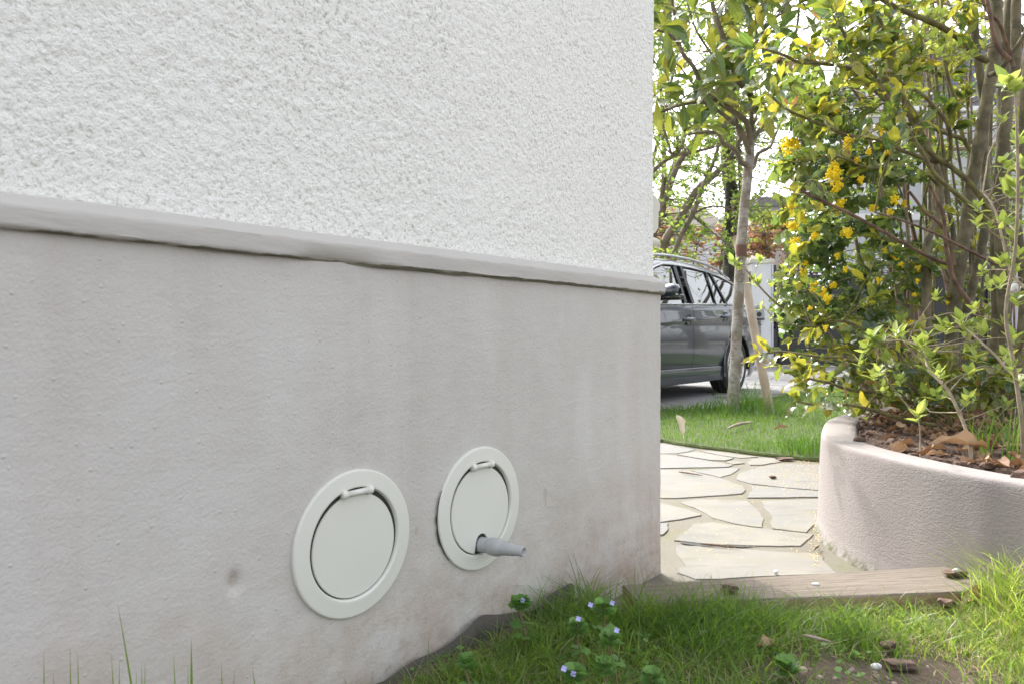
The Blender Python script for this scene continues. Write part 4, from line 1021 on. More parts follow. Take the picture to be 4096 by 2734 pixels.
def leafy(mb, C, k, s0, L, W, tpls, r, spread=0.9, zb=0.15, vb=(0, 1), endr=3):
    P, T = along(C, s0, k, r)
    P = np.vstack([P, np.repeat(C[-1:], endr, 0)]); T = np.vstack([T, np.repeat(nrm(C[-1] - C[-2])[None], endr, 0)])
    n = len(P); side = rdir(r, n); side -= T * (side * T).sum(1)[:, None]; side = nrm(side)
    D = nrm(T * r.uniform(.35, 1, (n, 1)) + side * spread + np.array([0, 0, zb]))
    U = nrm(np.array([0, 0, 1.0]) + 0.55 * r.normal(size=(n, 3)))
    put_leaves(mb, P, D, U, L * r.uniform(.65, 1.15, n), W * r.uniform(.7, 1.1, n), tpls, np.clip(r.uniform(vb[0], vb[1], n), 0, 1), r)

# ------------------------------------------------------------------ slim loquat tree and its stake
r1 = np.random.default_rng(21)
LY = 6.36; lb = gnd(2928, 1664)
loq = empty("loquat_tree", (lb[0], lb[1], 0), label="slim single-stemmed loquat tree with mottled grey bark and big ribbed leaves", cat="tree")
def pb(m, name, mat, par, smooth=True):
    o = m.build(name, mat, par, smooth=smooth); o.location = -Vector(par.location)
    if name == 'twigs': o['kind'] = 'stuff'
    return o
tk = MB()
tp = [(2927,1672,33),(2929,1655,27),(2935,1560,24),(2941,1446,22.5),(2953,1223,21.5),(2964,1000,20),(2975,850,19.5),(2988,734,19),(2997,620,19),(3003,540,17)]
tk.tube([at(x, y, LY + 0.02) for x, y, w in tp], [w / F0 * LY * 0.98 for *_, w in tp], 20, 6, wob=0.07)
M_BK = M_BK_LOQ
pb(tk, "trunk", M_BK_LOQ, loq)
LB = [([(3003,545),(3015,446),(2988,370),(2948,312),(2912,214),(2877,98),(2837,-20),(2800,-160)], .045, 6.36, 6.1),
 ([(2985,660),(2972,648),(2939,603),(2895,571),(2854,536),(2800,525),(2740,540)], .030, 6.36, 5.9),
 ([(2998,620),(2960,520),(2930,495),(2877,450),(2841,415),(2800,411),(2700,425),(2627,440),(2560,470)], .028, 6.36, 5.8),
 ([(3000,580),(2975,490),(2920,430),(2868,393),(2814,348),(2774,268),(2729,200),(2703,112),(2685,0),(2670,-120)], .034, 6.36, 6.0),
 ([(2731,205),(2690,150),(2640,125),(2570,120)], .018, 6.05, 5.9),
 ([(3003,560),(3020,545),(3064,469),(3100,390),(3136,312),(3160,235),(3175,120),(3200,-20)], .032, 6.36, 6.6),
 ([(3000,668),(3020,656),(3050,620),(3078,589),(3104,549),(3130,500),(3190,440)], .026, 6.36, 6.7),
 ([(3010,500),(3012,420),(2990,330),(3000,240),(3024,150),(3030,45),(3040,-80)], .026, 6.40, 6.8),
 ([(2940,300),(2960,250),(3000,200),(3050,120),(3120,60),(3190,20)], .020, 6.3, 6.5),
 ([(2960,560),(2935,440),(2900,330),(2850,230),(2790,120),(2740,20),(2720,-80)], .022, 6.45, 6.9),
 ([(2860,395),(2820,380),(2760,330),(2700,260),(2630,255)], .016, 6.2, 6.3),
 ([(2800,530),(2740,480),(2680,430),(2600,380)], .014, 6.0, 6.4)]
br = MB(); nodes = []
for pts, rad, y0, y1 in LB:
    C = catmull(sway(pxbranch(pts, y0, y1), r1, .015), 4); nodes.append(C[2:])
    br.tube(C, np.linspace(rad * .8, rad * .3, len(C)), 8, 1, wob=.12)
nodes = np.vstack(nodes)
pb(br, "branches", M_BK_BRN, loq)
cr = MB(); tw = MB()
tips = []
for k in range(105):
    x = r1.uniform(2560, 3330); y = r1.uniform(-220, 560 if x < 2900 else 430)
    if x > 3180 and y > 250: continue
    tips.append(at(x, y, r1.uniform(5.5, 7.1)))
for C0_ in LB: tips.append(pxbranch(C0_[0], C0_[2], C0_[3])[-1])
for tip in tips:
    C = twig_to(nodes, tip, r1, .007, tw, sag=.1)
    T = nrm(C[-1] - C[-2]); n = r1.integers(4, 8)
    ang = np.arange(n) * 2.4 + r1.uniform(0, 6); e1 = nrm(np.cross(T, [0.3, 0.2, 1])); e2 = np.cross(T, e1)
    D = T * r1.uniform(.1, .9, (n, 1)) + np.cos(ang)[:, None] * e1 + np.sin(ang)[:, None] * e2 + np.array([0, 0, .15])
    P = C[-1] - T * r1.uniform(0, .06, (n, 1))
    put_leaves(cr, P, D, nrm(np.array([0, 0, 1.]) + .3 * r1.normal(size=(n, 3))), .235 * r1.uniform(.6, 1.1, n), .042 * r1.uniform(.8, 1.15, n), T_LOQ, r1.beta(1.3, 1.6, n), r1)
pb(tw, "twigs", M_BK_BRN, loq); pb(cr, "crown", M_LOQL, loq)
tb = MB(); p0 = at(2958, 1018, LY); tb.lathe([(.0458, -.05), (.0468, -.045), (.0468, .045), (.0458, .05)], 24, None, (at(2965, 1003, LY + .02)[0], LY + .02, at(2965, 1003, LY)[2])); pb(tb, "tie_band", plain("brown_band", (.12, .06, .045), .8), loq)
stk = MB(); s0 = gnd(3084, 1668); s1 = at(2946, 946, 6.62); s0[1] = 6.30; s0 = np.array([at(3086, 1662, 6.30)[0], 6.30, -.03])
d_ = (s1 - s0); stk.tube([s0 + d_ * t for t in (0, .1, .3, .55, .8, 1.0)], [.037, .038, .038, .0375, .036, .0355], 16, 3, wob=.02)
tag(stk.build("tree_stake", bark_mat("bare_pole", (.42, .345, .28), (.50, .42, .345), (.37, .29, .23), 12, bump=.2)), "smooth bare wooden pole leaning behind the slim tree trunk as its support", "tree stake")

# ------------------------------------------------------------------ laurel, mahonia and lilac in the planter
r2 = np.random.default_rng(5)
LAU = [  # trunks: pixels, radius at base and top (m), depth from, to
 ([(3800,1690),(3805,1600),(3810,1300),(3836,1091),(3854,912),(3894,756),(3912,645),(3925,536),(3943,402),(3965,290),(3985,100),(3990,-60)], .029, .022, 3.3, 3.15, 0),
 ([(3955,1690),(3975,1500),(4005,1300),(4000,900),(4010,640),(4020,400),(4030,200),(4050,-60)], .036, .026, 3.6, 3.5, 0),
 ([(4025,1660),(4018,1300),(4012,1091),(3998,912),(3996,734),(4014,580),(4032,380),(4054,268),(4072,45),(4080,-60)], .024, .016, 3.05, 2.9, 0),
 ([(3810,1500),(3880,1200),(3925,1000),(3945,860),(3935,600),(3930,400),(3915,312),(3898,178),(3880,0),(3870,-60)], .020, .015, 3.4, 3.3, 0),
 ([(3700,1640),(3704,1400),(3702,1225),(3708,1046),(3715,957),(3746,868),(3755,734),(3729,645),(3690,560),(3640,430)], .019, .012, 3.2, 3.3, 0),
 ([(3815,1660),(3800,1300),(3795,1100),(3810,950),(3795,800),(3765,640)], .015, .010, 3.5, 3.6, 0),
 ([(4045,1660),(4080,1400),(4105,1150),(4060,900),(4080,700),(4100,500)], .020, .016, 3.0, 2.9, 0),
 ([(4060,1640),(4120,1300),(4150,900),(4110,500),(4130,0)], .026, .02, 3.2, 3.2, 0),
 ([(3760,1640),(3850,1400),(3900,1150),(3880,900)], .014, .010, 3.8, 3.9, 0),
 ([(3700,690),(3724,670),(3688,580),(3657,469),(3612,366),(3577,286),(3559,214),(3514,120),(3443,0),(3400,-90)], .013, .009, 3.2, 2.9, 1),
 ([(3950,245),(3910,210),(3850,165),(3770,125),(3680,75),(3590,30),(3523,0),(3470,-40)], .014, .008, 3.1, 2.8, 1),
 ([(3729,645),(3791,634),(3809,571),(3791,504),(3746,437),(3693,388),(3630,348),(3550,317),(3434,286),(3300,268),(3200,240),(3127,219),(3046,192)], .0085, .005, 3.1, 2.6, 1),
 ([(3970,890),(3938,810),(3867,730),(3791,658),(3728,600),(3660,500),(3600,380),(3560,250),(3530,120),(3500,0)], .012, .007, 3.1, 3.0, 1),
 ([(3970,903),(3925,872),(3836,787),(3746,703),(3684,609),(3620,500),(3545,400),(3490,300),(3420,200),(3350,80)], .010, .006, 2.9, 2.7, 1),
 ([(3755,740),(3700,690),(3650,680),(3560,672),(3456,676),(3390,640),(3320,620)], .009, .005, 3.2, 2.9, 1),
 ([(3800,1060),(3702,1020),(3568,948),(3434,868),(3300,805),(3200,760)], .008, .005, 3.0, 2.7, 2),
 ([(3916,1260),(3863,1194),(3813,1113),(3791,1002),(3764,845),(3720,743)], .010, .006, 2.9, 2.8, 2),
 ([(3816,1060),(3790,950),(3740,880),(3711,845),(3660,800),(3635,765)], .008, .005, 2.9, 2.8, 2),
 ([(3860,560),(3700,500),(3560,420),(3399,281),(3300,250),(3180,230)], .010, .005, 3.3, 2.7, 1),
 ([(3750,650),(3620,600),(3500,560),(3399,536),(3300,500),(3158,442),(3091,393)], .009, .004, 3.1, 2.6, 1),
 ([(3789,1705),(3645,1690),(3560,1660),(3468,1642),(3380,1625),(3296,1614),(3190,1604)], .008, .004, 2.7, 2.45, 1),
 ([(3750,1660),(3678,1618),(3560,1580),(3391,1556),(3300,1530),(3200,1508)], .008, .004, 2.9, 2.6, 1),
 ([(3800,1690),(3650,1560),(3500,1480),(3380,1440),(3250,1420),(3120,1405),(3040,1420)], .008, .004, 3.0, 2.7, 1),
 ([(3800,1640),(3700,1480),(3560,1380),(3450,1320),(3350,1290),(3250,1310)], .008, .004, 3.0, 2.9, 1),
 ([(3810,1690),(3760,1560),(3740,1400),(3700,1320)], .009, .006, 2.8, 2.7, 1),
 ([(4000,1660),(4030,1560),(4080,1420),(4110,1300)], .009, .006, 2.7, 2.6, 1),
 ([(3994,1060),(3880,1010),(3750,930),(3600,880),(3500,850)], .006, .003, 2.9, 2.6, 2),
 ([(3912,645),(3850,560),(3830,440),(3790,300),(3770,150),(3760,0)], .010, .006, 3.3, 3.4, 1),
 ([(3960,300),(4000,260),(4080,170),(4140,60)], .012, .008, 3.0, 2.8, 0),
 ([(4054,268),(4020,150),(3990,80),(3940,0)], .008, .006, 2.9, 2.8, 2),
 ([(4040,240),(3990,180),(3960,80),(3935,-20)], .009, .006, 2.7, 2.7, 2)]
lau = empty("bay_laurel_shrub", (2.0, 3.3, .33), label="tall many-stemmed bay laurel with thick bare stems at the right of the planter", cat="shrub")
lnodes = []; fine_nodes = []
for pts, ra, rb, y0, y1, kind in LAU:
    if pts[-1][1] < 20:                    # carry on above the frame
        (xa, ya), (xb, yb) = pts[-2:]; g_ = 420 / max(60, ya - yb); pts = pts + [(xb + (xb - xa) * g_ * .6, yb - 380), (xb + (xb - xa) * g_ * 1.1, yb - 760)]
    C = catmull(sway(pxbranch(pts, y0, y1), r2, .006), 4)
    if pts[0][1] > 1600: C[0, 2] = min(C[0, 2], .30); 
    sb_ = MB(); sb_.tube(C, np.linspace(ra, rb, len(C)), 10 if ra > .015 else 7, 1, wob=.08); pb(sb_, ('stem', 'green_branch', 'red_branch')[kind], (M_BK_LAU, M_BK_GRN, M_BK_RED)[kind], lau)
    (lnodes if ra < .0151 else fine_nodes).append(C[2:])
for k in range(26):                       # more upright stems crowding the right of the bed
    x = r2.uniform(3600, 4120); y0 = r2.uniform(3.5, 4.9); dx = r2.normal() * 110 - 60; yb = HZ + (H0 - .33) * F0 / y0
    pts = [(x, yb), (x + .15 * dx, yb - 300), (x + .4 * dx + r2.normal() * 15, yb - 700), (x + .7 * dx + r2.normal() * 25, yb - 1150), (x + dx * 1.1, yb - 1750), (x + dx * 1.3, yb - 2300)]
    ra = r2.uniform(.0045, .012); kind = int(r2.integers(0, 3))
    C = catmull(sway(pxbranch(pts, y0, y0 + r2.normal() * .2), r2, .012), 4); C[0, 2] = .3
    sb_ = MB(); sb_.tube(C, np.linspace(ra, ra * .5, len(C)), 7, 1, wob=.08); pb(sb_, ('stem', 'green_branch', 'red_branch')[kind], (M_BK_LAU, M_BK_GRN, M_BK_RED)[kind], lau); fine_nodes.append(C[4:])
lnodes_all = np.vstack(lnodes + fine_nodes)
ltw = MB(); lfo = MB()
def region_tips(r, n, boxes, y0, y1):
    w = np.array([(b[2] - b[0]) * (b[3] - b[1]) * b[4] for b in boxes], float); w /= w.sum(); o = []
    for k in r.choice(len(boxes), n, p=w):
        b = boxes[k]; lo, hi = (b[5], b[6]) if len(b) > 5 else (y0, y1); o.append(at(r.uniform(b[0], b[2]), r.uniform(b[1], b[3]), r.uniform(lo, hi)))
    return o
BAYR = [(3280,150,3700,560,.3,2.8,3.8),(3000,-700,4300,-80,.10,2.7,4.2),(2980,130,3280,480,.42),(3250,200,3700,560,.55),(3420,560,3800,1000,.28,3.3,4.2),(3300,-60,3900,240,.3),(3120,560,3400,900,.16,2.6,3.1),(3150,900,3500,1300,.16,2.6,3.1),(3750,220,3980,560,.35,3.4,4.2),(3450,1000,3850,1350,.3,3.2,4.0),(3120,1350,3650,1600,.6),(3850,200,4096,1500,.35,3.6,4.6),(3600,0,4000,400,.4,3.4,4.2),(3450,1420,4096,1640,.75,2.5,3.5),(3640,380,3960,520,.4,2.9,3.6)]
for tip in region_tips(r2, 320, BAYR, 2.45, 3.7):
    C = twig_to(lnodes_all, tip, r2, .0034, ltw)
    leafy(lfo, C, r2.integers(3, 8), .35, .082, .0165, T_BAY, r2, .95, .1, (-.15, .9), 3)
for pts, ra, rb, y0, y1, kind in LAU:
    if ra < .011 and kind == 1:
        C = catmull(pxbranch(pts, y0, y1), 3); leafy(lfo, C, 12, .5, .08, .0165, T_BAY, r2, .9, .1, (.1, 1.0), 4)
for mb_, nm, mt in ((ltw, "twigs", M_BK_GRN), (lfo, "foliage", M_BAYL)): pb(mb_, nm, mt, lau)

r3 = np.random.default_rng(8)
mah = empty("mahonia_shrub", (2.1, 4.0, .33), label="mahonia shrub with glossy scalloped leaves and clusters of yellow flowers in the planter", cat="shrub")
MS = [([(3480,1600),(3468,1537),(3391,1370),(3330,1280),(3245,1200),(3216,1140),(3205,1000),(3190,850),(3170,700),(3155,590)], .016, 3.6, 3.3),
      ([(3500,1590),(3440,1450),(3380,1330),(3320,1180),(3290,1000),(3260,800),(3230,600),(3200,420)], .015, 3.8, 3.7),
      ([(3520,1590),(3500,1400),(3480,1200),(3440,1000),(3390,800),(3360,640),(3340,480)], .014, 3.9, 3.9),
      ([(3540,1590),(3560,1350),(3560,1100),(3540,900),(3520,700),(3520,520)], .013, 4.0, 3.9),
      ([(3560,1590),(3620,1400),(3660,1200),(3680,1050),(3640,900),(3600,760)], .012, 3.9, 3.7),
      ([(3490,1590),(3400,1480),(3300,1380),(3200,1290),(3150,1180)], .011, 3.6, 3.3),
      ([(3200,1270),(3140,1235),(3082,1189),(3015,1127),(2984,1078),(2960,1050)], .006, 3.2, 3.0)]
mst = MB(); mn = []
for pts, rad, y0, y1 in MS[:6]:
    C = catmull(sway(pxbranch(pts, y0, y1), r3, .01), 4); C[0, 2] = min(C[0, 2], .3); mn.append(C[3:]); mst.tube(C, np.linspace(rad, rad * .45, len(C)), 8, 1, wob=.12)
mn = np.vstack(mn); mtw = MB(); mfo = MB()
MAHR = [(3100,300,3500,700,.8),(3120,650,3520,1330,1.25),(3450,560,3720,1300,.55),(3700,900,3850,1300,.2)]
for tip in region_tips(r3, 155, MAHR, 3.0, 4.3):
    C = twig_to(mn, tip, r3, .003, mtw)
    # pinnate leaves: pairs of leaflets along the outer half of each rachis
    T = nrm(C[-1] - C[-2]); k = 4
    for q in range(k):
        P0_ = C[-1] - T * .045 * q
        s = nrm(np.cross(T, [0, 0, 1.0]) + .25 * r3.normal(size=3))
        D = np.array([s + .4 * T + [0, 0, -.15], -s + .4 * T + [0, 0, -.15]])
        put_leaves(mfo, np.repeat(P0_[None], 2, 0), D, nrm(np.array([0, 0, 1.]) + .5 * r3.normal(size=(2, 3))), .082 * r3.uniform(.7, 1.2, 2), .031, T_MAH, r3.beta(.9, 2.0, 2), r3)
    put_leaves(mfo, C[-1:], T[None], np.array([[0, 0, 1.]]), [.075], [.028], T_MAH, r3.uniform(0, 1, 1), r3)
pb(mst, "stems", M_BK_BRN, mah); pb(mtw, "twigs", M_BK_BRN, mah); pb(mfo, "foliage", M_MAHL, mah)
FL_ = [(3155,590,46),(3176,339,24),(3160,620,34),(3238,200,22),(3260,241,18),(3343,446,22),(3337,670,28),(3386,576,24),(3332,703,36),(3355,740,32),(3167,828,26),(3198,872,30),(3167,908,26),(3212,765,18),(3176,975,22),(3195,960,14),(3261,948,20),(3220,1055,18),(3209,1087,22),(3256,1142,26),(3250,1160,18),(3332,1142,20),(3296,1176,34),(3310,1210,20),(3194,1238,32),(3240,1235,16),(3368,819,26),(3350,845,18),(3386,930,24),(3345,760,20),(3360,823,26),(3577,801,22),(3620,815,16),(3496,837,20),(3563,850,16),(3394,932,20),(3541,1002,18),(3577,1029,26),(3605,1058,16),(3349,1024,18),(3385,1078,18),(3309,1195,24),(3331,1145,18),(3675,1073,18),(3670,1125,14),(3657,1180,14),(3787,1212,14),(3514,1122,18),(3657,1283,20),(3447,720,18),(3487,728,12),(3340,442,18),(3389,567,24),(3528,518,26),(3550,616,16),(3358,500,14),(3305,1312,18),(3343,1350,16),(3645,1293,18),(3406,1470,12),(3520,1307,14),(3480,610,18),(3430,640,14)]
FL = [(x, y, s * (1.0 if y < 1000 else .78)) for k, (x, y, s) in enumerate(FL_) if not (y > 1180 and k % 3 == 0)]
def ico():
    p = (1 + 5 ** .5) / 2
    V = nrm(np.array([(-1, p, 0), (1, p, 0), (-1, -p, 0), (1, -p, 0), (0, -1, p), (0, 1, p), (0, -1, -p), (0, 1, -p), (p, 0, -1), (p, 0, 1), (-p, 0, -1), (-p, 0, 1)]))
    return V, np.array([(0, 11, 5), (0, 5, 1), (0, 1, 7), (0, 7, 10), (0, 10, 11), (1, 5, 9), (5, 11, 4), (11, 10, 2), (10, 7, 6), (7, 1, 8), (3, 9, 4), (3, 4, 2), (3, 2, 6), (3, 6, 8), (3, 8, 9), (4, 9, 5), (2, 4, 11), (6, 2, 10), (8, 6, 7), (9, 8, 1)])
IV, IF = ico(); fl_src = []
for k in range(4):
    m = MB()
    for _ in range(9):                       # racemes of little bells
        d = nrm(r3.normal(size=3) + [0, 0, .6])
        for q in range(15):
            c = d * (.10 + .80 * q / 15) + r3.normal(size=3) * .13
            m.add(IV * r3.uniform(.09, .15, 3) + c, IF)
    o = m.build("flower_cluster", M_FLO, mah, smooth=False); fl_src.append(o)
for k, (x, y, s) in enumerate(FL):
    o = fl_src[k] if k < 4 else fl_src[k % 4].copy()
    if k >= 4: sc.collection.objects.link(o); o.parent = mah
    Yd = r3.uniform(2.75, 3.2); p = at(x, y, Yd)
    o.location = Vector(p) - Vector(mah.location); q = s / F0 * Yd * 1.08; o.scale = (q, q, q); o.rotation_euler = tuple(r3.uniform(0, 1.5, 3) * np.array([.5, .5, 4]))

r4 = np.random.default_rng(17)
def lilac(name_label, base, shoots, seeds, r, Y0=2.6):
    root = empty("lilac_shrub", tuple(base), label=name_label, cat="shrub")
    st_ = MB(); fo_ = MB(); nd = []
    for pts, rad, y0, y1 in seeds:
        C = catmull(sway(pxbranch(pts, y0, y1), r, .004), 4); nd.append(C[2:])
        if pts[0][1] > 1600: C[0, 2] = min(C[0, 2], .3)
        st_.tube(C, np.linspace(rad, rad * .5, len(C)), 7, 1, wob=.06)
    nd = np.vstack(nd)
    for x, y, Yd, s in shoots:
        tip = at(x, y, Yd); C = twig_to(nd, tip, r, .0028, st_, sag=.05)
        T = nrm(C[-1] - C[-2] + [0, 0, .5]); n = 7; a = np.arange(n) * 1.65 + r.uniform(0, 6)
        e1 = nrm(np.cross(T, [.3, .2, 1])); e2 = np.cross(T, e1)
        D = T * np.linspace(.35, 1.6, n)[:, None] + np.cos(a)[:, None] * e1 + np.sin(a)[:, None] * e2
        put_leaves(fo_, np.repeat(C[-1:], n, 0) - T * np.linspace(.02, 0, n)[:, None], D, nrm(T + .3 * r.normal(size=(n, 3))), s * r.uniform(.7, 1.15, n), s * .26, T_LIL, r.uniform(.2, 1, n), r)
        if len(C) > 4 and r.random() < .7: leafy(fo_, C, 3, .4, s * .7, s * .17, T_LIL, r, .9, .3, (.1, .9), 0)
    pb(st_, "stems", M_BK_TAN, root); pb(fo_, "foliage", M_LILL, root)
    return root
sh = [(2933,1045,3.0,.045),(2950,1062,3.0,.03),(3040,1040,3.1,.045),(3030,1130,3.1,.042),(3010,1115,3.05,.035),(3130,1070,3.2,.035),(3115,1112,3.2,.032),(3045,1222,3.1,.028),(3085,1270,3.1,.03),(3120,1278,3.1,.025)]
lilac("spindly shrub reaching thin pale-leaved shoots across the front of the slim trunk", (1.75, 3.5, .33), sh,
      [([(3500,1600),(3400,1480),(3330,1380),(3260,1300),(3198,1270),(3140,1235),(3082,1189),(3015,1127),(2984,1078)], .007, 3.5, 3.0), ([(3400,1480),(3300,1310),(3200,1295),(3110,1290)], .005, 3.4, 3.1)], r4)
sh = [(x, y, r4.uniform(2.9, 3.5), r4.uniform(.03, .045)) for x, y in [(r4.uniform(3270, 3620), r4.uniform(20, 260)) for _ in range(70)] + [(r4.uniform(3600, 3950), r4.uniform(0, 220)) for _ in range(40)] + [(r4.uniform(3380, 3700), r4.uniform(180, 420)) for _ in range(14)]]
lilac("airy shrub top of pale fresh green sprays above the yellow flowers", (2.3, 3.7, .33), sh,
      [([(3640,1640),(3600,1300),(3560,950),(3500,650),(3440,400),(3400,250),(3350,120),(3300,20)], .010, 3.7, 3.3), ([(3660,1640),(3640,1200),(3620,800),(3560,450),(3500,200),(3480,0)], .010, 3.8, 3.4), ([(3700,1640),(3720,1200),(3730,800),(3720,400),(3700,150),(3720,-60)], .011, 3.9, 3.5), ([(3440,400),(3380,300),(3330,200),(3290,150)], .006, 3.4, 3.1)], r4)
sh = [(3678,1380,2.3,.05),(3700,1350,2.3,.045),(3720,1425,2.3,.045),(3487,1346,2.5,.05),(3520,1375,2.5,.05),(3465,1390,2.5,.045),(3440,1440,2.5,.04),(3846,1279,2.2,.052),(3865,1310,2.2,.04),(3669,1657,2.15,.048),(4032,330,2.0,.058),(4060,355,2.0,.05),(4036,745,2.1,.05),(4060,770,2.1,.045),(4014,890,2.1,.045),(4050,935,2.1,.04),(4040,1046,2.1,.035),(4075,1010,2.1,.04),(4000,1130,2.1,.04),(4060,1200,2.1,.04),(4050,1460,2.0,.035),(4070,1520,2.0,.035),(3750,1180,2.4,.03),(3960,1140,2.2,.035),(3930,1080,2.3,.035),(3610,1330,2.4,.04),(4075,560,2.1,.045),(4085,650,2.1,.04)] + [(r4.uniform(3480, 4090), r4.uniform(1200, 1620), r4.uniform(2.1, 3.0), r4.uniform(.032, .048)) for _ in range(38)] + [(r4.uniform(3900, 4090), r4.uniform(350, 1200), r4.uniform(2.1, 2.8), r4.uniform(.03, .045)) for _ in range(14)]
lilac("nearest shrub of thin tan stems with bright paired leaves above the planter rim", (1.45, 2.2, .34), sh,
      [([(3884,1830),(3875,1740),(3800,1560),(3720,1480),(3690,1400),(3600,1360),(3520,1370)], .0058, 2.05, 2.5), ([(4095,1790),(4080,1640),(4050,1450),(4035,1250),(4050,1000),(4070,700),(4060,330)], .0065, 2.0, 2.0), ([(4120,1500),(4060,1480),(3980,1420),(3900,1350),(3850,1300)], .005, 2.0, 2.2), ([(3682,1770),(3676,1710),(3669,1665)], .0025, 2.15, 2.15), ([(4100,1150),(4030,1080),(3980,850),(3930,770)], .005, 2.1, 2.3)], r4)

# ------------------------------------------------------------------ background trees and hedges
r5 = np.random.default_rng(33)
def bgtree(name, label, base, branches, mat_b, crownboxes, n, lsize, mat_l, Yr, r, tpl=None, cat="tree", vb=(0, 1), sub=3, clump=None):
    root = empty(name, (base[0], base[1], 0), label=label, cat=cat)
    t_ = MB(); f_ = MB(); nd = []
    for pts, rad, y0, y1 in branches:
        C = catmull(sway(pxbranch(pts, y0, y1), r, .04), 3); nd.append(C)
        t_.tube(C, np.linspace(rad, rad * .5, len(C)), 8, 1, wob=.15)
    nd = np.vstack(nd)
    tips = region_tips(r, n, crownboxes, *Yr)
    for tip in tips:
        C = twig_to(nd, tip, r, .010, t_, sag=.15, n=5)
        if clump: leafy(f_, C, clump, .25, lsize, lsize * .42, tpl or T_SML, r, 1.0, 0, vb, 2)
    if branches: pb(t_, "trunk", mat_b, root)
    pb(f_, "crown", mat_l, root)
    return root
bgtree("leafy_tree", "fresh green spring tree with slanting bare limbs behind the car", (2.7, 14.0), [
    ([(2600,1450),(2638,1029),(2716,886),(2788,779),(2849,700),(2902,643),(2960,560)], .085, 13.5, 13.5),
    ([(2640,1450),(2688,1029),(2763,857),(2806,736),(2852,618),(2900,480)], .055, 13.2, 13.2),
    ([(2560,1450),(2600,1000),(2638,857),(2702,679),(2774,543),(2840,380),(2860,200)], .075, 14, 14.5),
    ([(2500,900),(2560,740),(2620,686),(2702,632),(2774,600),(2856,589)], .05, 13, 13),
    ([(2638,857),(2660,700),(2640,500),(2650,300),(2680,100),(2690,-100)], .05, 14.2, 14.5),
    ([(2716,886),(2760,860),(2860,835),(2960,850)], .025, 13.5, 13.2),
    ([(2763,857),(2850,930),(2940,1000)], .02, 13.2, 13)],
    M_BK_BRN, [(2560,500,3000,1060,1.0),(2560,100,3000,520,.75),(2560,-150,3100,150,.5),(2950,620,3150,900,.6),(2960,300,3300,700,.35)], 620, .085, M_BGL, (12.4, 15.5), r5, clump=10)
bgtree("ivy_clad_tree", "dark upright trunk wrapped in climbing stems behind the leaning pole", (4.2, 15.3), [
    ([(2925,1480),(2928,1080),(2922,850),(2925,600),(2930,300),(2925,30),(2930,-200)], .17, 15.3, 15.3),
    ([(2905,1480),(2900,900),(2912,600),(2906,200)], .06, 15.1, 15.1), ([(2950,1480),(2955,800),(2945,400)], .05, 15.1, 15.1)],
    M_BK_DRK, [(2885,560,2970,1080,1.0)], 120, .06, M_DKL, (15.0, 15.4), r5, clump=7)
bgtree("red_leaf_hedge", "reddish young-leaved hedge growing over the garden wall beyond the car", (4, 16.9), [
    ([(2600,1450),(2620,1100),(2650,950)], .03, 16.9, 16.9), ([(2760,1450),(2770,1100),(2800,950)], .03, 16.9, 16.9), ([(2860,1450),(2870,1050),(2900,920)], .03, 16.9, 16.9), ([(3050,1450),(3060,1000),(3050,900)], .03, 16.9, 16.9), ([(3200,1450),(3200,1000),(3210,920)], .03, 16.9, 16.9)],
    M_BK_BRN, [(2580,900,3000,1085,1.0),(2960,890,3300,1060,.9),(2600,830,2720,960,.6)], 430, .075, M_REDL, (16.5, 17.6), r5, clump=11, cat="hedge")
bgtree("yellow_conifer", "yellow-green feathery bush between the slim tree and the flowering shrub", (6.2, 18.5), [([(3080,1450),(3085,1000),(3090,880)], .05, 18.5, 18.5), ([(3150,1450),(3160,1000),(3150,900)], .04, 18.5, 18.5)],
    M_BK_BRN, [(3000,860,3240,980,1.0),(3060,840,3200,900,.8)], 260, .11, M_YEL, (18.0, 19.3), r5, clump=14, cat="shrub")
bgtree("far_green_tree", "pale green tree crown rising behind the villa gate on the right", (12, 18.6), [([(3900,1450),(3890,900),(3880,500)], .09, 18.6, 18.6), ([(3890,900),(3800,750),(3700,650)], .04, 18.6, 18.6), ([(3890,900),(4000,750),(4080,650)], .04, 18.6, 18.6)],
    M_BK_BRN, [(3700,560,4150,1080,1.0),(3850,350,4150,560,.4)], 260, .10, M_BGL, (18.0, 20.0), r5, clump=9)
bgtree("left_garden_tree", "fine-twigged green tree filling the sky directly above the car roof", (1.0, 20), [([(2560,1450),(2570,900),(2600,500),(2620,100)], .10, 20, 20), ([(2600,900),(2750,500),(2850,250),(3000,50)], .06, 20, 20.5), ([(2600,700),(2700,300),(2760,0)], .05, 20, 20.5)],
    M_BK_BRN, [(2560,-100,3150,600,.8),(2560,600,2900,1000,.7)], 330, .10, M_BGL, (19.0, 21.5), r5, clump=9, vb=(.2, 1))
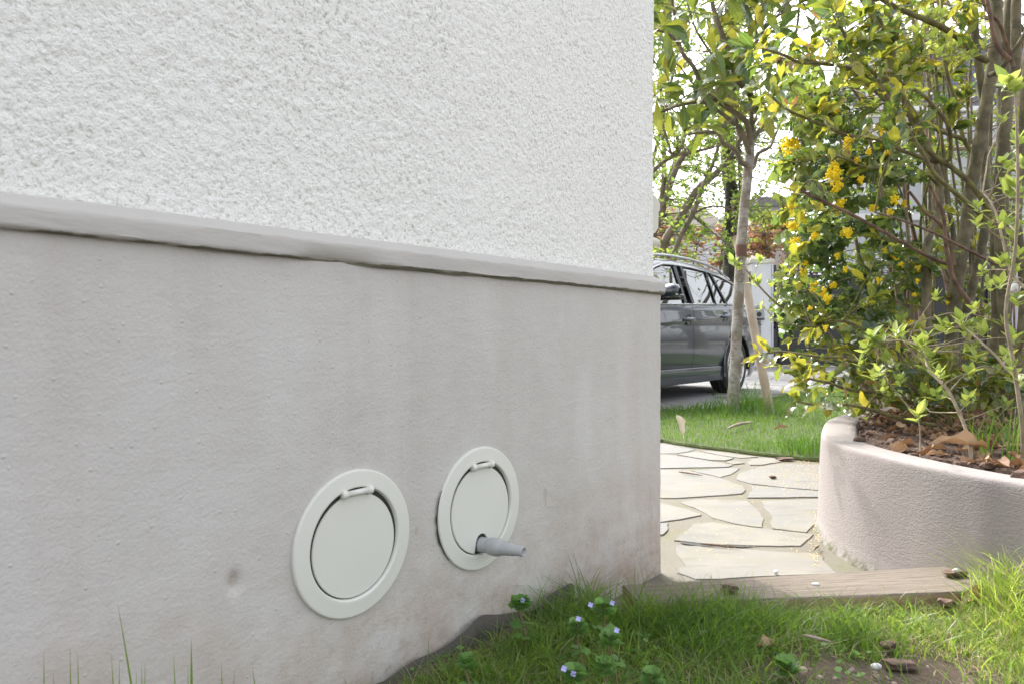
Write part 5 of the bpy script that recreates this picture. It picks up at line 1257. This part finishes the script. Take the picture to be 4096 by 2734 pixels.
for k, (X, Yt, s) in enumerate([(-9, 24, 3.6), (-4.5, 27, 4.2), (16.5, 26, 4.0), (21, 23, 3.5)]):    # trees off to either side of the view
    lab = ["broad green tree far off to the left behind the house", "tall green tree beyond the wall, right of the broad one", "round green tree to the right of the villa", "outermost green tree at the far right"][k]
    root = empty("garden_tree", (X, Yt, 0), label=lab, cat="tree", group="trees beyond the yard")
    t_ = MB(); f_ = MB(); t_.tube([(0, 0, -.1), (.1, 0, 1.2), (0, .1, 2.6), (.1, 0, 4.2)], [.2, .16, .12, .06], 10, 3)
    for q in range(90):
        d = rdir(r5, 1)[0] * np.array([1, 1, .85]); tip = np.array([0, 0, s * 1.05 + .6]) + d * s * .62 * r5.uniform(.5, 1) ** .5
        C = np.array([[0, 0, 1.6 + .5 * q / 60], tip * .5 + [0, 0, 1.0], tip]); t_.tube(C, [.04, .025, .01], 5, 2, cap=False)
        c = np.repeat(tip[None], 26, 0) + r5.normal(size=(26, 3)) * .38
        put_leaves(f_, c, rdir(r5, 26), rdir(r5, 26), .15, .06, T_SML, r5.uniform(0, 1, 26), r5)
    t_.build("trunk", M_BK_BRN, root); f_.build("crown", M_BGL, root)

# ------------------------------------------------------------------ grass
def blades(mb, P, H, W, lean, r, v, seg=3, bias=(0, 0)):
    n = len(P); a = r.uniform(0, 6.283, n); l = lean * r.uniform(.2, 1.3, n) * H
    dx = np.cos(a) * l + bias[0] * H; dy = np.sin(a) * l + bias[1] * H
    b = r.uniform(0, 3.1416, n); sx = np.cos(b) * W / 2; sy = np.sin(b) * W / 2
    V = []; A = []
    for k in range(seg + 1):
        t = k / seg; w = (1 - t ** 1.6) * (1 if k < seg else 0.04); c = np.stack([P[:, 0] + dx * t * t, P[:, 1] + dy * t * t, P[:, 2] + H * t * (1 - .32 * t * np.minimum(lean, 1))], 1)
        o = np.stack([sx * w, sy * w, 0 * sx], 1); V += [c - o, c + o]
        A += [np.stack([np.full(n, t), np.full(n, 1.0), v], 1)] * 2
    m = 2 * (seg + 1); V = np.stack(V, 1); A = np.stack(A, 1)
    F = np.array([(2 * k, 2 * k + 1, 2 * k + 3, 2 * k + 2) for k in range(seg)])
    mb.add(V.reshape(-1, 3), (F[None] + (np.arange(n) * m)[:, None, None]).reshape(-1, 4), A.reshape(-1, 3))
r6 = np.random.default_rng(44)
N = 60000
px = r6.uniform(-.6, 6.4, N); py = 4.0 + (r6.uniform(0, 1, N) ** 1.5) * 5.9
from_poly = np.array(rough_poly(LAWN, .12, .02, 3))
def inpoly_v(poly, x, y):
    c = np.zeros(len(x), bool); n = len(poly)
    for i in range(n):
        a, b = poly[i], poly[(i + 1) % n]
        cond = (a[1] > y) != (b[1] > y)
        with np.errstate(divide='ignore', invalid='ignore'): xx = (b[0] - a[0]) * (y - a[1]) / (b[1] - a[1]) + a[0]
        c ^= cond & (x < xx)
    return c
k_ = inpoly_v(from_poly, px, py) & ~((px > 1.1) & (((px - 2.8) / 1.9) ** 2 + ((py - 2.3) / 1.75) ** 2 < 1))
P = np.stack([px, py, 0 * px + .018], 1)[k_]; n = len(P)
patch = fbm(P * [1, 1, 0], 1.6, 3, 5)
Hh = .036 + .012 * patch + .008 * r6.uniform(0, 1, n)
# long tufts round the trunk and stake, and along the shaded back edge
for cx, cy, rr_, hh in ((lb[0] + .12, 6.30, .22, .24), (s0[0] - .10, 6.32, .20, .24), (1.75, 6.35, .42, .07), (s0[0] + .0, 6.55, .25, .10), (1.85, 4.15, .25, .12), (1.65, 4.25, .15, .10), (1.3, 6.3, .35, .05), (lb[0] - .1, 6.45, .2, .1)):
    Hh = Hh + hh * np.exp(-((P[:, 0] - cx) ** 2 + (P[:, 1] - cy) ** 2) / rr_ ** 2) * r6.uniform(.25, 1, n)
lg = MB(); blades(lg, P, Hh, .0042 + .0016 * (P[:, 1] > 5.5), .55, r6, np.clip(.38 + .22 * patch + r6.normal(size=n) * .18 - .25 * (Hh > .08), 0, .97), 3)
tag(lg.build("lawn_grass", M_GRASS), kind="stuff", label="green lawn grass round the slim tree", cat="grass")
# garden grass
N = 46000
gy_ = r6.uniform(.95, 1.80, N); gx = r6.uniform(-.78, .78, N) * gy_ + .1
dw = 1 + WC * gx - WS * gy_
back = (gx - P0[0]) * -PN[0] + (gy_ - P0[1]) * -PN[1]       # distance in front of the plank's back edge
dens = .85 + .45 * fbm(np.stack([gx, gy_, 0 * gx], 1), 3.2, 3, 19)
bare = np.exp(-(((gx - .64) / .30) ** 2 + ((gy_ - 1.36) / .10) ** 2)) 
dens = dens - .95 * bare
k_ = (dw > np.where(gx < .16, .06, .035)) & (back > np.where((gx > .23) & (gx < 1.2), .165, .03)) & (r6.uniform(0, 1, N) < dens) & ~((gx > 1.17) & (gy_ > 1.60))
P = np.stack([gx, gy_, gz(gx, gy_) - .004], 1)[k_]; n = len(P); dwk = dw[k_]
pt = fbm(P * [1, 1, 0], 2.5, 3, 6)
Hh = (.040 + .020 * np.clip(pt, -1, 1) + .035 * r6.uniform(0, 1, n) ** 3 + .012 * np.exp(-((P[:, 0] - .3) / .35) ** 2)) * (1 - .45 * np.exp(-((P[:, 0] - .75) ** 2 + (P[:, 1] - 1.35) ** 2) / .08))
gg_ = MB(); blades(gg_, P, Hh, r6.uniform(.0016, .0042, n), 1.0, r6, np.clip(.34 + .3 * pt + .25 * np.clip((P[:, 0] - .7) / .4, 0, 1) + r6.normal(size=n) * .26, 0, 1), 3)  # blade tone rises to the right: the sunlit side is put into the colour
k2 = r6.uniform(0, 1, n) < .22                         # dead straw lying low
Pq = P[k2] + [0, 0, .003]; c = len(Pq); blades(gg_, Pq, r6.uniform(.02, .05, c), .0024, 2.2, r6, r6.uniform(.78, 1, c), 3)
k2 = r6.uniform(0, 1, n) < .09                         # single long arching blades
Pq = P[k2]; c = len(Pq); blades(gg_, Pq, r6.uniform(.06, .12, c), r6.uniform(.0018, .004, c), 1.1, r6, r6.uniform(.05, .6, c), 5)
# tall tufts: (x, y, spread, count, height, tone with sunlight painted in at the right)
TF = [(.16,1.52,.06,110,.13,.25),(.05,1.44,.06,90,.11,.25),(-.05,1.30,.06,80,.09,.3),(-.13,1.18,.06,70,.08,.3),(-.22,1.04,.06,60,.08,.3),(.36,1.60,.08,200,.17,.2),(.45,1.62,.06,120,.15,.25),(.20,1.66,.08,190,.19,.2),(.27,1.60,.08,150,.19,.25),(.08,1.60,.06,90,.15,.25),(.50,1.57,.08,200,.15,.2),(.40,1.50,.10,200,.14,.15),(.70,1.54,.06,110,.13,.3),(.85,1.58,.05,60,.07,.5),(1.13,1.70,.06,150,.23,.6),(1.10,1.62,.08,220,.20,.62),(1.06,1.50,.09,170,.13,.65),(1.0,1.58,.07,90,.08,.6),(.95,1.42,.1,120,.08,.65),(.24,1.62,.10,260,.125,.15),(.32,1.52,.12,240,.11,.15),(.14,1.56,.10,150,.11,.2),(.60,1.56,.08,150,.095,.2),(.70,1.50,.10,160,.085,.25),(.46,1.44,.14,260,.075,.15),(1.32,1.62,.09,260,.21,.5),(1.40,1.50,.12,240,.20,.55),(1.22,1.52,.08,140,.11,.55),(1.27,1.36,.12,220,.09,.6),(1.10,1.44,.10,120,.06,.6),(.02,1.40,.09,140,.08,.25),(-.10,1.22,.06,60,.09,.3),(.90,1.55,.10,100,.055,.6),(1.0,1.28,.18,260,.055,.65),(.1,1.30,.16,200,.055,.2),(.35,1.22,.2,220,.05,.2)]
for x, y, s, c, h, v in TF:
    c = int(c * 1.7); q = r6.normal(size=(c, 2)) * s * .5 + [x, y]
    dwq = 1 + WC * q[:, 0] - WS * q[:, 1]; q = q[dwq > .02]
    Pq = np.c_[q, gz(q[:, 0], q[:, 1]) - .004]
    if x < 1.2:
        bk = (q[:, 0] - P0[0]) * -PN[0] + (q[:, 1] - P0[1]) * -PN[1]; m_ = (bk > .16) | (q[:, 0] < .20); Pq = Pq[m_]
    c = len(Pq); blades(gg_, Pq, h * .82 * r6.uniform(.3, 1.2, c), r6.uniform(.0017, .0038, c), .95, r6, np.clip(v + r6.normal(size=c) * .15, 0, 1), 4)
# a few single long blades near the lens, bottom left
for x, y, x0, Yd in ((268,1388*1.7437,345,.93),):
    pass
NB = [(470,2410,620,.90),(765,2550,770,.90),(175,2600,182,.86),(280,2590,292,.86),(310,2605,330,.86),(215,2680,200,.86),(445,2615,490,.88),(478,2640,466,.88),(545,2680,540,.88),(565,2655,590,.88),(580,2645,575,.88),(695,2615,720,.9),(752,2655,757,.9),(885,2640,905,.93),(938,2680,912,.93),(1015,2700,1080,.95),(1010,2660,1060,1.0)]
for xt, yt, xb, Yd in NB:
    tp_ = at(xt, yt, Yd); u = (xb - 2048) / F0; bs = np.array([u * Yd, Yd, .03]); mid = (tp_ + bs) / 2 + [(xb - xt) * .00004, 0, .01]
    w = .0024 if xt != 765 else .0045
    q = [(1 - t) ** 2 * bs + 2 * t * (1 - t) * mid + t * t * tp_ for t in np.linspace(0, 1, 8)]
    V = []; A = []
    for k, c in enumerate(q):
        ww = w * (1 - (k / 7) ** 2) + .0001; V += [c - [ww, 0, 0], c + [ww, 0, 0]]; A += [(k / 7, 1, .4)] * 2
    gg_.add(V, [(2 * k, 2 * k + 1, 2 * k + 3, 2 * k + 2) for k in range(7)], A)
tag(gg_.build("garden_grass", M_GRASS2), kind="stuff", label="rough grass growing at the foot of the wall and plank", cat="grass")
# grass tuft standing in the planter
pgm = MB()
for x, y, c in ((3930,1790,14),(4010,1800,14),(3975,1830,10),(4060,1850,12)):
    b_ = at(x, y, (H0 - .34) * F0 / (y - HZ)); P = b_ + r6.normal(size=(c, 3)) * [.02, .02, 0]; P[:, 2] = .335
    blades(pgm, P, r6.uniform(.08, .24, c), .0055, .5, r6, r6.uniform(.5, .85, c), 5)
tag(pgm.build("planter_grass", M_GRASS), "bright green tuft of couch grass standing in the bark mulch", "grass tuft")
# bare twiggy tree out of frame to the right of the yard (mirrored in the car windows)
root = empty("out_of_frame_bare_tree", (10.6, 12.0, 0), label="almost leafless twiggy tree out of frame at the right side of the driveway, mirrored in the car windows", cat="tree")
t_ = MB(); f_ = MB(); t_.tube([(0, 0, -.1), (.1, 0, 1.2), (0, .1, 2.4)], [.16, .13, .10], 10, 3)
for q in range(34):
    d = rdir(r5, 1, .4)[0]; C = np.array([[0, .08, 1.5 + q / 40], d * .9 + [0, 0, 2.2], d * 2.0 + [0, 0, 2.6] + r5.normal(size=3) * .3, d * 3.2 + [0, 0, 3.0] + r5.normal(size=3) * .6]); t_.tube(C, [.05, .035, .02, .006], 5, 3, cap=False)
    for w in range(7):
        a = C[2] * (1 - w / 7) + C[3] * w / 7; b = a + rdir(r5, 1)[0] * .8; t_.tube([a, (a + b) / 2 + r5.normal(size=3) * .08, b], [.010, .007, .003], 4, 2, cap=False)
        c = np.repeat(b[None], 3, 0) + r5.normal(size=(3, 3)) * .1; put_leaves(f_, c, rdir(r5, 3), rdir(r5, 3), .08, .03, T_SML, r5.uniform(0, 1, 3), r5)
t_.build("trunk", M_BK_BRN, root); f_.build("crown", M_BGL, root); root.scale = (1.5, 1.5, 1.9)
# ================================================================== weeds, litter, mulch
r7 = np.random.default_rng(77)
M_VIO = plain("violet_petal", (.42, .40, .78), .6, bump=0); M_STEMR = plain("reddish_stem", (.22, .12, .09), .7, bump=0)
M_BARKC = bark_mat("bark_chip", (.12, .072, .052), (.21, .135, .105), (.08, .052, .04), 40, bump=.9)
M_CHIPG = bark_mat("grey_chip", (.30, .24, .19), (.44, .37, .31), (.20, .15, .12), 40, bump=.6)
T_WEED = [leaf_tpl(5, ROUND, .15, .1 * k, .05, 2, 1, 30 + k) for k in range(3)]
def speedwell(x, y, Yd, h, flowers, label, s=1.0):
    top_ = at(x, y, Yd); X, Yy = top_[0] + .01, Yd; z0 = float(gz(np.array([X]), np.array([Yy]))[0])
    root = empty("speedwell_plant", (X, Yy, z0), label=label, cat="weed", group="small blue-flowered weeds in the grass")
    m = MB(); H_ = top_[2] - z0; C = np.array([[0, 0, -.005], [.004, .0, H_ * .4], [-.006, .0, H_ * .75], [-.01, 0, H_]]); m.tube(C, [.0016, .0015, .0013, .001], 6, 3); m.build("stem", M_STEMR, root)
    f = MB()
    for z, n, L in ((H_, 7, .016), (H_ - .008, 6, .020), (H_ - .018, 5, .023), (H_ - .045, 3, .022), (H_ * .4, 2, .020)):
        if z < .01: continue
        a = np.arange(n) * 2.4 + z * 60; D = np.stack([np.cos(a), np.sin(a), np.full(n, .55 if z > H_ - .02 else .1)], 1)
        put_leaves(f, np.repeat([[-.008 * z / H_, 0, z]], n, 0), D, np.tile([[0, 0, 1.]], (n, 1)) + .2 * r7.normal(size=(n, 3)), L * s, L * .45 * s, T_WEED, r7.uniform(0, 1, n), r7)
    f.build("leaves", M_WEED, root)
    for fx, fy in flowers:
        p = at(fx, fy, Yd - .012) - np.array([X, Yy, z0]); g_ = MB()
        n = nrm(np.array([-.2 * 0, -1, .55]) + .3 * r7.normal(size=3)); e1 = nrm(np.cross(n, [0, 0, 1])); e2 = np.cross(n, e1)
        for q in range(4):
            a = q * math.pi / 2 + .4; d = e1 * math.cos(a) + e2 * math.sin(a); t_ = np.cross(n, d)
            V = [p, p + d * .0022 + t_ * .0021 + n * .0008, p + d * .0040 + t_ * .0019 + n * .0014, p + d * .0050 + n * .0016, p + d * .0040 - t_ * .0019 + n * .0014, p + d * .0022 - t_ * .0021 + n * .0008]; g_.add(V, [(0, 1, 2, 3, 4, 5)])
        g_.build("flower", M_VIO, root, smooth=False)
speedwell(2075, 2400, 1.42, .07, [(2092,2398)], "blue-flowered weed standing in front of the fabric strip, leftmost of the tall ones", 1.2)
speedwell(2410, 2415, 1.30, .09, [(2362,2417),(2449,2408)], "tallest blue-flowered weed with two flowers, in front of the plank's left end", 1.15)
speedwell(2305, 2490, 1.25, .07, [(2314,2473)], "blue-flowered weed with one flower just left of the tallest one", 1.0)
speedwell(2436, 2540, 1.20, .07, [(2467,2520)], "blue-flowered weed on a reddish stem in front of the tallest one", 1.1)
speedwell(2290, 2680, 1.10, .04, [(2256,2672),(2293,2692)], "lowest blue-flowered weed with a wide open flower at the bottom edge", 1.1)
speedwell(1860, 2630, 1.16, .04, [], "small weed without flowers beside the fabric strip", .9)
speedwell(3140, 2650, 1.32, .03, [], "small lobed green weed on the bare soil", 1.4)
speedwell(2410, 2650, 1.14, .04, [], "flowerless leafy weed low in the grass right of the lowest flowers", 1.0)
speedwell(2600, 2690, 1.14, .03, [], "flowerless weed nearest the bottom edge in the long grass", 1.0)

def lump(name, p, size, rot, mat, label, cat, group=None, seed=0, flat=.45):
    peb = name == 'pebble'
    V = IV.copy(); F = [tuple(f) for f in IF]
    # one subdivision
    mid = {}; V = list(V); F2 = []
    def m_(a, b):
        k = (min(a, b), max(a, b))
        if k not in mid: mid[k] = len(V); V.append(nrm(V[a] + V[b]))
        return mid[k]
    for a, b, c in F:
        ab, bc, ca = m_(a, b), m_(b, c), m_(c, a); F2 += [(a, ab, ca), (b, bc, ab), (c, ca, bc), (ab, bc, ca)]
    V = np.array(V); V = np.sign(V) * np.abs(V) ** (.9 if peb else .6)
    V = V * (1 + (.2 if peb else .55) * fbm(V + seed * 3.3, 2.3, 3, seed))[:, None] * [1, .55, flat] * (size / 2)
    mb = MB(); mb.add(V, F2)
    if name is None: return mb, V, F2
    o = mb.build(name, mat, smooth=peb); o.location = tuple(p); o.rotation_euler = rot
    return tag(o, label, cat, group)
LG = "loose bark chips"
lump("bark_chip", gnd(2924,2348,.112) , .036, (0, .1, .3), M_BARKC, "reddish bark chip lying on the left half of the plank, upper of the pair", "bark chip", LG, 1)
lump("bark_chip", gnd(2915,2362,.106), .034, (0, 0, 0), M_BARKC, "dark flat bark chip on the plank just below the reddish one", "bark chip", LG, 2, .3)
lump("bark_chip", gnd(3815,2290,.108), .058, (0, .05, .2), M_BARKC, "long flat bark piece on the right end of the plank", "bark chip", LG, 3, .25)
lump("bark_chip", at(3437,1757,2.42) , .038, (0, 0, -.15), M_BARKC, "single brown bark piece on the planter rim", "bark chip", LG, 4, .5)
lump("bark_chip", at(4088,1905,1.80), .06, (.2, .1, .6), M_BARKC, "big bark lump at the right edge resting on the inner planter rim", "bark chip", LG, 5, .6)
lump("bark_chip", gnd(3091,1906,.012), .030, (0, 0, .2), M_BARKC, "small dark bark bit in the middle of a flagstone", "bark chip", LG, 6)
lump("bark_chip", gnd(3140,1833,.012), .09, (0, 0, .1), M_BARKC, "pinkish brown scrap at the lawn edge", "bark chip", LG, 7, .15)
lump("bark_chip", gnd(3560,2575,.078), .045, (0, 0, .4), M_BARKC, "brown bark sliver on the bare soil patch near the bottom right", "bark chip", LG, 8, .25)
lump("bark_chip", gnd(3600,2655,.070), .06, (0, 0, -.2), M_BARKC, "dark bark piece half sunk in the soil at the bottom", "bark chip", LG, 9, .25)
lump("bark_chip", gnd(3790,2410,.09), .055, (0, .3, .9), M_BARKC, "dark curled bark piece in the sunlit grass below the plank", "bark chip", LG, 10, .35)
M_PEB = plain("white_pebble", (.66, .65, .66), .6, bump=.3, bs=200); M_PEBB = plain("buff_pebble", (.42, .32, .25), .7, bump=.3, bs=200)
PG = "pebbles"
lump("pebble", gnd(3262,2335,.102), .020, (0, 0, 0), M_PEB, "small white pebble on the middle of the plank", "pebble", PG, 11, .4)
lump("pebble", gnd(3103,2285,.012), .022, (0, 0, 1), M_PEB, "white pebble on the nearest flagstone", "pebble", PG, 12, .5)
lump("pebble", gnd(3505,2662,.085), .022, (0, 0, .2), M_PEB, "largest white pebble, on the bare soil", "pebble", PG, 13, .5)
lump("pebble", gnd(2810,2530,.085), .026, (0, 0, .2), M_PEB, "white pebble lying among the long grass", "pebble", PG, 14, .5)
lump("pebble", gnd(3208,2680,.085), .022, (0, 0, .2), M_PEBB, "buff pebble on the soil right of the lobed weed", "pebble", PG, 15, .7)
lump("pebble", gnd(3825,2278,.125), .018, (0, 0, .2), M_PEB, "tiny white pebble sitting on the long bark piece", "pebble", PG, 16, .5)
def sliver(name, a, b, w, mat, label, cat, lift=.01, crook=.1):
    a = np.array(a); b = np.array(b); L = np.linalg.norm(b - a); m = MB(); t = np.linspace(0, 1, 7)
    C = a + (b - a) * t[:, None] + np.c_[0 * t, 0 * t, crook * L * t * (1 - t) + lift]
    m.tube(C, w * np.array([.4, .9, 1, 1, .95, .8, .3]), 6, 1, wob=.3); return tag(m.build(name, mat), label, cat)
sliver("wood_splinter", gnd(2912,1716,.045), gnd(3010,1693,.045), .010, M_CHIPG, "long thin grey wood splinter lying on the lawn below the tree", "stick")
sliver("twig", gnd(2714,1888,.01), gnd(2812,1903,.01), .0035, M_BARKC, "thin brown twig on a flagstone near the wall", "twig", .004, .03)
sliver("twig", gnd(2800,2175,.008), gnd(2960,2190,.008), .003, M_BARKC, "reddish twig lying in the dark gap between two flagstones", "twig", .003, .01)
sliver("twig", gnd(3210,2545,.1), gnd(3330,2575,.1), .003, M_CHIPG, "thin straw-coloured stem on the soil", "twig", .004, .05)
sliver("twig", gnd(3255,2203,.01), gnd(3278,2184,.01), .003, M_BARKC, "short twig standing by the planter foot", "twig", .004, .1)
gap = MB(); gp_ = [gnd(x, y, .0035) for x, y in ((2718,2163),(2850,2176),(3028,2181),(2960,2187),(2810,2184),(2730,2172))]; gap.add(gp_, [tuple(range(6))])
tag(gap.build("open_joint", M_GAP, path, smooth=False))
def lone_leaf(name, p, d, u, L, W, v, mat, label, tpl, cat="leaf", group=None):
    m = MB(); put_leaves(m, np.array([p]), np.array([d], float), np.array([u], float), [L], [W], [tpl], np.array([v]), r7)
    return tag(m.build(name, mat), label, cat, group)
TD = [leaf_tpl(9, LANC, .5, .12, .08, 2, 2, 50 + k, .5) for k in range(4)]
lone_leaf("dry_leaf", gnd(2734,1748,.05), (-.15, .1, .75), (.3, -1, 0), .15, .026, .95, leaf_mat("bleached_leaf", [(0, (.6, .5, .42)), (1, (.7, .62, .55))], [(0, (.5, .4, .3)), (1, (.5, .4, .3))], .1, .6), "curled bleached dry leaf standing on the left of the lawn", TD[0], group="dry leaves")
lone_leaf("dry_leaf", gnd(3095,1716,.05), (.5, .1, .12), (0, -.3, 1), .11, .020, .3, M_DRYL, "brown dry leaf on the lawn below the pole", TD[1], group="dry leaves")
lone_leaf("dry_leaf", at(3715,1768,2.1), (1, -.05, .02), (-.05, -.3, 1), .17, .028, .75, M_DRYL, "large tan dry leaf lying across the bark mulch in the planter", TD[2], group="dry leaves")
lone_leaf("dry_leaf", gnd(3020,2585,.085), (1, .2, .1), (0, -.3, 1), .045, .014, .8, M_DRYL, "small pale dry leaf on the soil at the grass edge", TD[3], group="dry leaves")
lone_leaf("dry_leaf", at(4060,2400,1.66), (-1, .2, .05), (0, -.5, 1), .11, .02, .5, M_DRYL, "brown dry leaf deep in the grass at the right edge", TD[0], group="dry leaves")
# mulch in the planter: chips and dry leaves
mc = MB()
chips = [lump(None, None, 1.0, None, None, None, None, None, 60 + k, .3 + .1 * (k % 3))[1:] for k in range(6)]
cnt = 0
while cnt < 2200:
    x = r7.uniform(1.12, 3.2); y = r7.uniform(1.25, 3.6)
    d = np.sqrt(((inn - [x, y]) ** 2).sum(1)).min()
    if not inpoly(inn[::3], (x, y)) or d < .015: continue
    cnt += 1; V, F = chips[cnt % 6]; s = r7.uniform(.012, .034) * (1.2 if d < .3 else 1.0)
    a = r7.uniform(0, 6.28); b = r7.normal() * .35; ca, sa, cb, sb = math.cos(a), math.sin(a), math.cos(b), math.sin(b)
    M3 = np.array([[ca, -sa, 0], [sa, ca, 0], [0, 0, 1]]) @ np.array([[cb, 0, sb], [0, 1, 0], [-sb, 0, cb]])
    mc.add((V * s) @ M3.T + [x, y, float(mz([[x, y]])[0]) + s * .12], F)
mc2 = mc.build("bark_mulch", M_BARKC, smooth=False); tag(mc2, "reddish brown bark mulch covering the planter bed", "mulch", kind="stuff")
dl = MB(); n = 620
x = r7.uniform(1.2, 2.6, n); y = r7.uniform(1.6, 3.3, n); k_ = np.array([inpoly(inn[::3], (a, b)) and np.sqrt(((inn - [a, b]) ** 2).sum(1)).min() > .03 for a, b in zip(x, y)])
P = np.c_[x, y, mz(np.c_[x, y]) + .012][k_]; n = len(P)
put_leaves(dl, P, np.c_[r7.normal(size=(n, 2)), r7.normal(size=n) * .2 + .1], np.c_[r7.normal(size=(n, 2)) * .4, np.ones(n)], r7.uniform(.04, .085, n), r7.uniform(.011, .018, n), TD, r7.uniform(0, 1, n), r7)
tag(dl.build("leaf_litter", M_DRYL), "dry fallen leaves scattered over the bark mulch", "leaf litter", kind="stuff")
# soil crumbs and small stones in the garden, petals on the path
cm = MB(); cnt = 0
while cnt < 900:
    x = r7.uniform(-.2, 1.5); y = r7.uniform(1.0, 1.62)
    if 1 + WC * x - WS * y < .03 or (x > 1.15 and y > 1.6): continue
    cnt += 1; V, F = chips[cnt % 6]; s = r7.uniform(.003, .014); a = r7.uniform(0, 6.28)
    M3 = np.array([[math.cos(a), -math.sin(a), 0], [math.sin(a), math.cos(a), 0], [0, 0, 1.6]]); cm.add((V * s) @ M3.T + [x, y, float(gz(np.array([x]), np.array([y]))[0])], F)
tag(cm.build("soil_crumbs", M_CHIPG, smooth=False), "small stones and crumbs of earth scattered on the garden soil", "gravel", kind="stuff")
pe = MB(); n = 900
u = r7.beta(2.2, 1.2, n); x_ = 2980 + u * 330; y_ = 1838 + r7.beta(1.1, 2.0, n) * 150; k_ = r7.uniform(0, 1, n) < .25; x_[k_] = r7.uniform(2680, 3290, k_.sum()); y_[k_] = r7.uniform(1800, 2240, k_.sum())
m2 = np.arange(n) > n - 110; x_[m2] = 3262 + r7.normal(size=m2.sum()) * 12; y_[m2] = r7.uniform(2040, 2260, m2.sum())
P = np.array([gnd(a, b, .0115) for a, b in zip(x_, y_)]); 
put_leaves(pe, P, np.c_[r7.normal(size=(n, 2)), 0 * x_], np.c_[r7.normal(size=(n, 2)) * .2, np.ones(n)], r7.uniform(.004, .008, n), .0022, T_SML, r7.uniform(0, 1, n), r7)
tag(pe.build("fallen_petals", plain("petal_yellow", (.72, .46, .10), .7, bump=0)), "fallen yellow petals sprinkled over the flagstones", "petals", kind="stuff")
ff = lump("seed_fluff", at(4062, 1150, 2.35), .05, (.3, .2, 1), plain("white_fluff", (.8, .8, .82), .9, bump=.8), "white downy tuft of fluff caught on a twig at the right edge", "fluff", None, 99, .8)

# low broad-leaved ground cover between the grass
gcv = MB(); n = 1500
y = r7.uniform(1.05, 1.72, n); x = r7.uniform(-.75, .75, n) * y + .05; dwl = 1 + WC * x - WS * y
k_ = (dwl > .03) & (fbm(np.stack([x, y, 0 * x], 1), 5, 2, 71) > .05) & ((x - P0[0]) * -PN[0] + (y - P0[1]) * -PN[1] > .18); x, y = x[k_], y[k_]; n = len(x)
P = np.c_[x, y, gz(x, y) + r7.uniform(.004, .028, n)]; a = r7.uniform(0, 6.28, n)
put_leaves(gcv, P, np.c_[np.cos(a), np.sin(a), r7.uniform(-.1, .5, n)], np.c_[r7.normal(size=(n, 2)) * .35, np.ones(n)], r7.uniform(.007, .019, n), r7.uniform(.004, .007, n), T_WEED, r7.uniform(0, 1, n), r7)
tag(gcv.build("ground_cover", M_WEED), "small broad weed leaves scattered low among the garden grass", "weeds", kind="stuff")
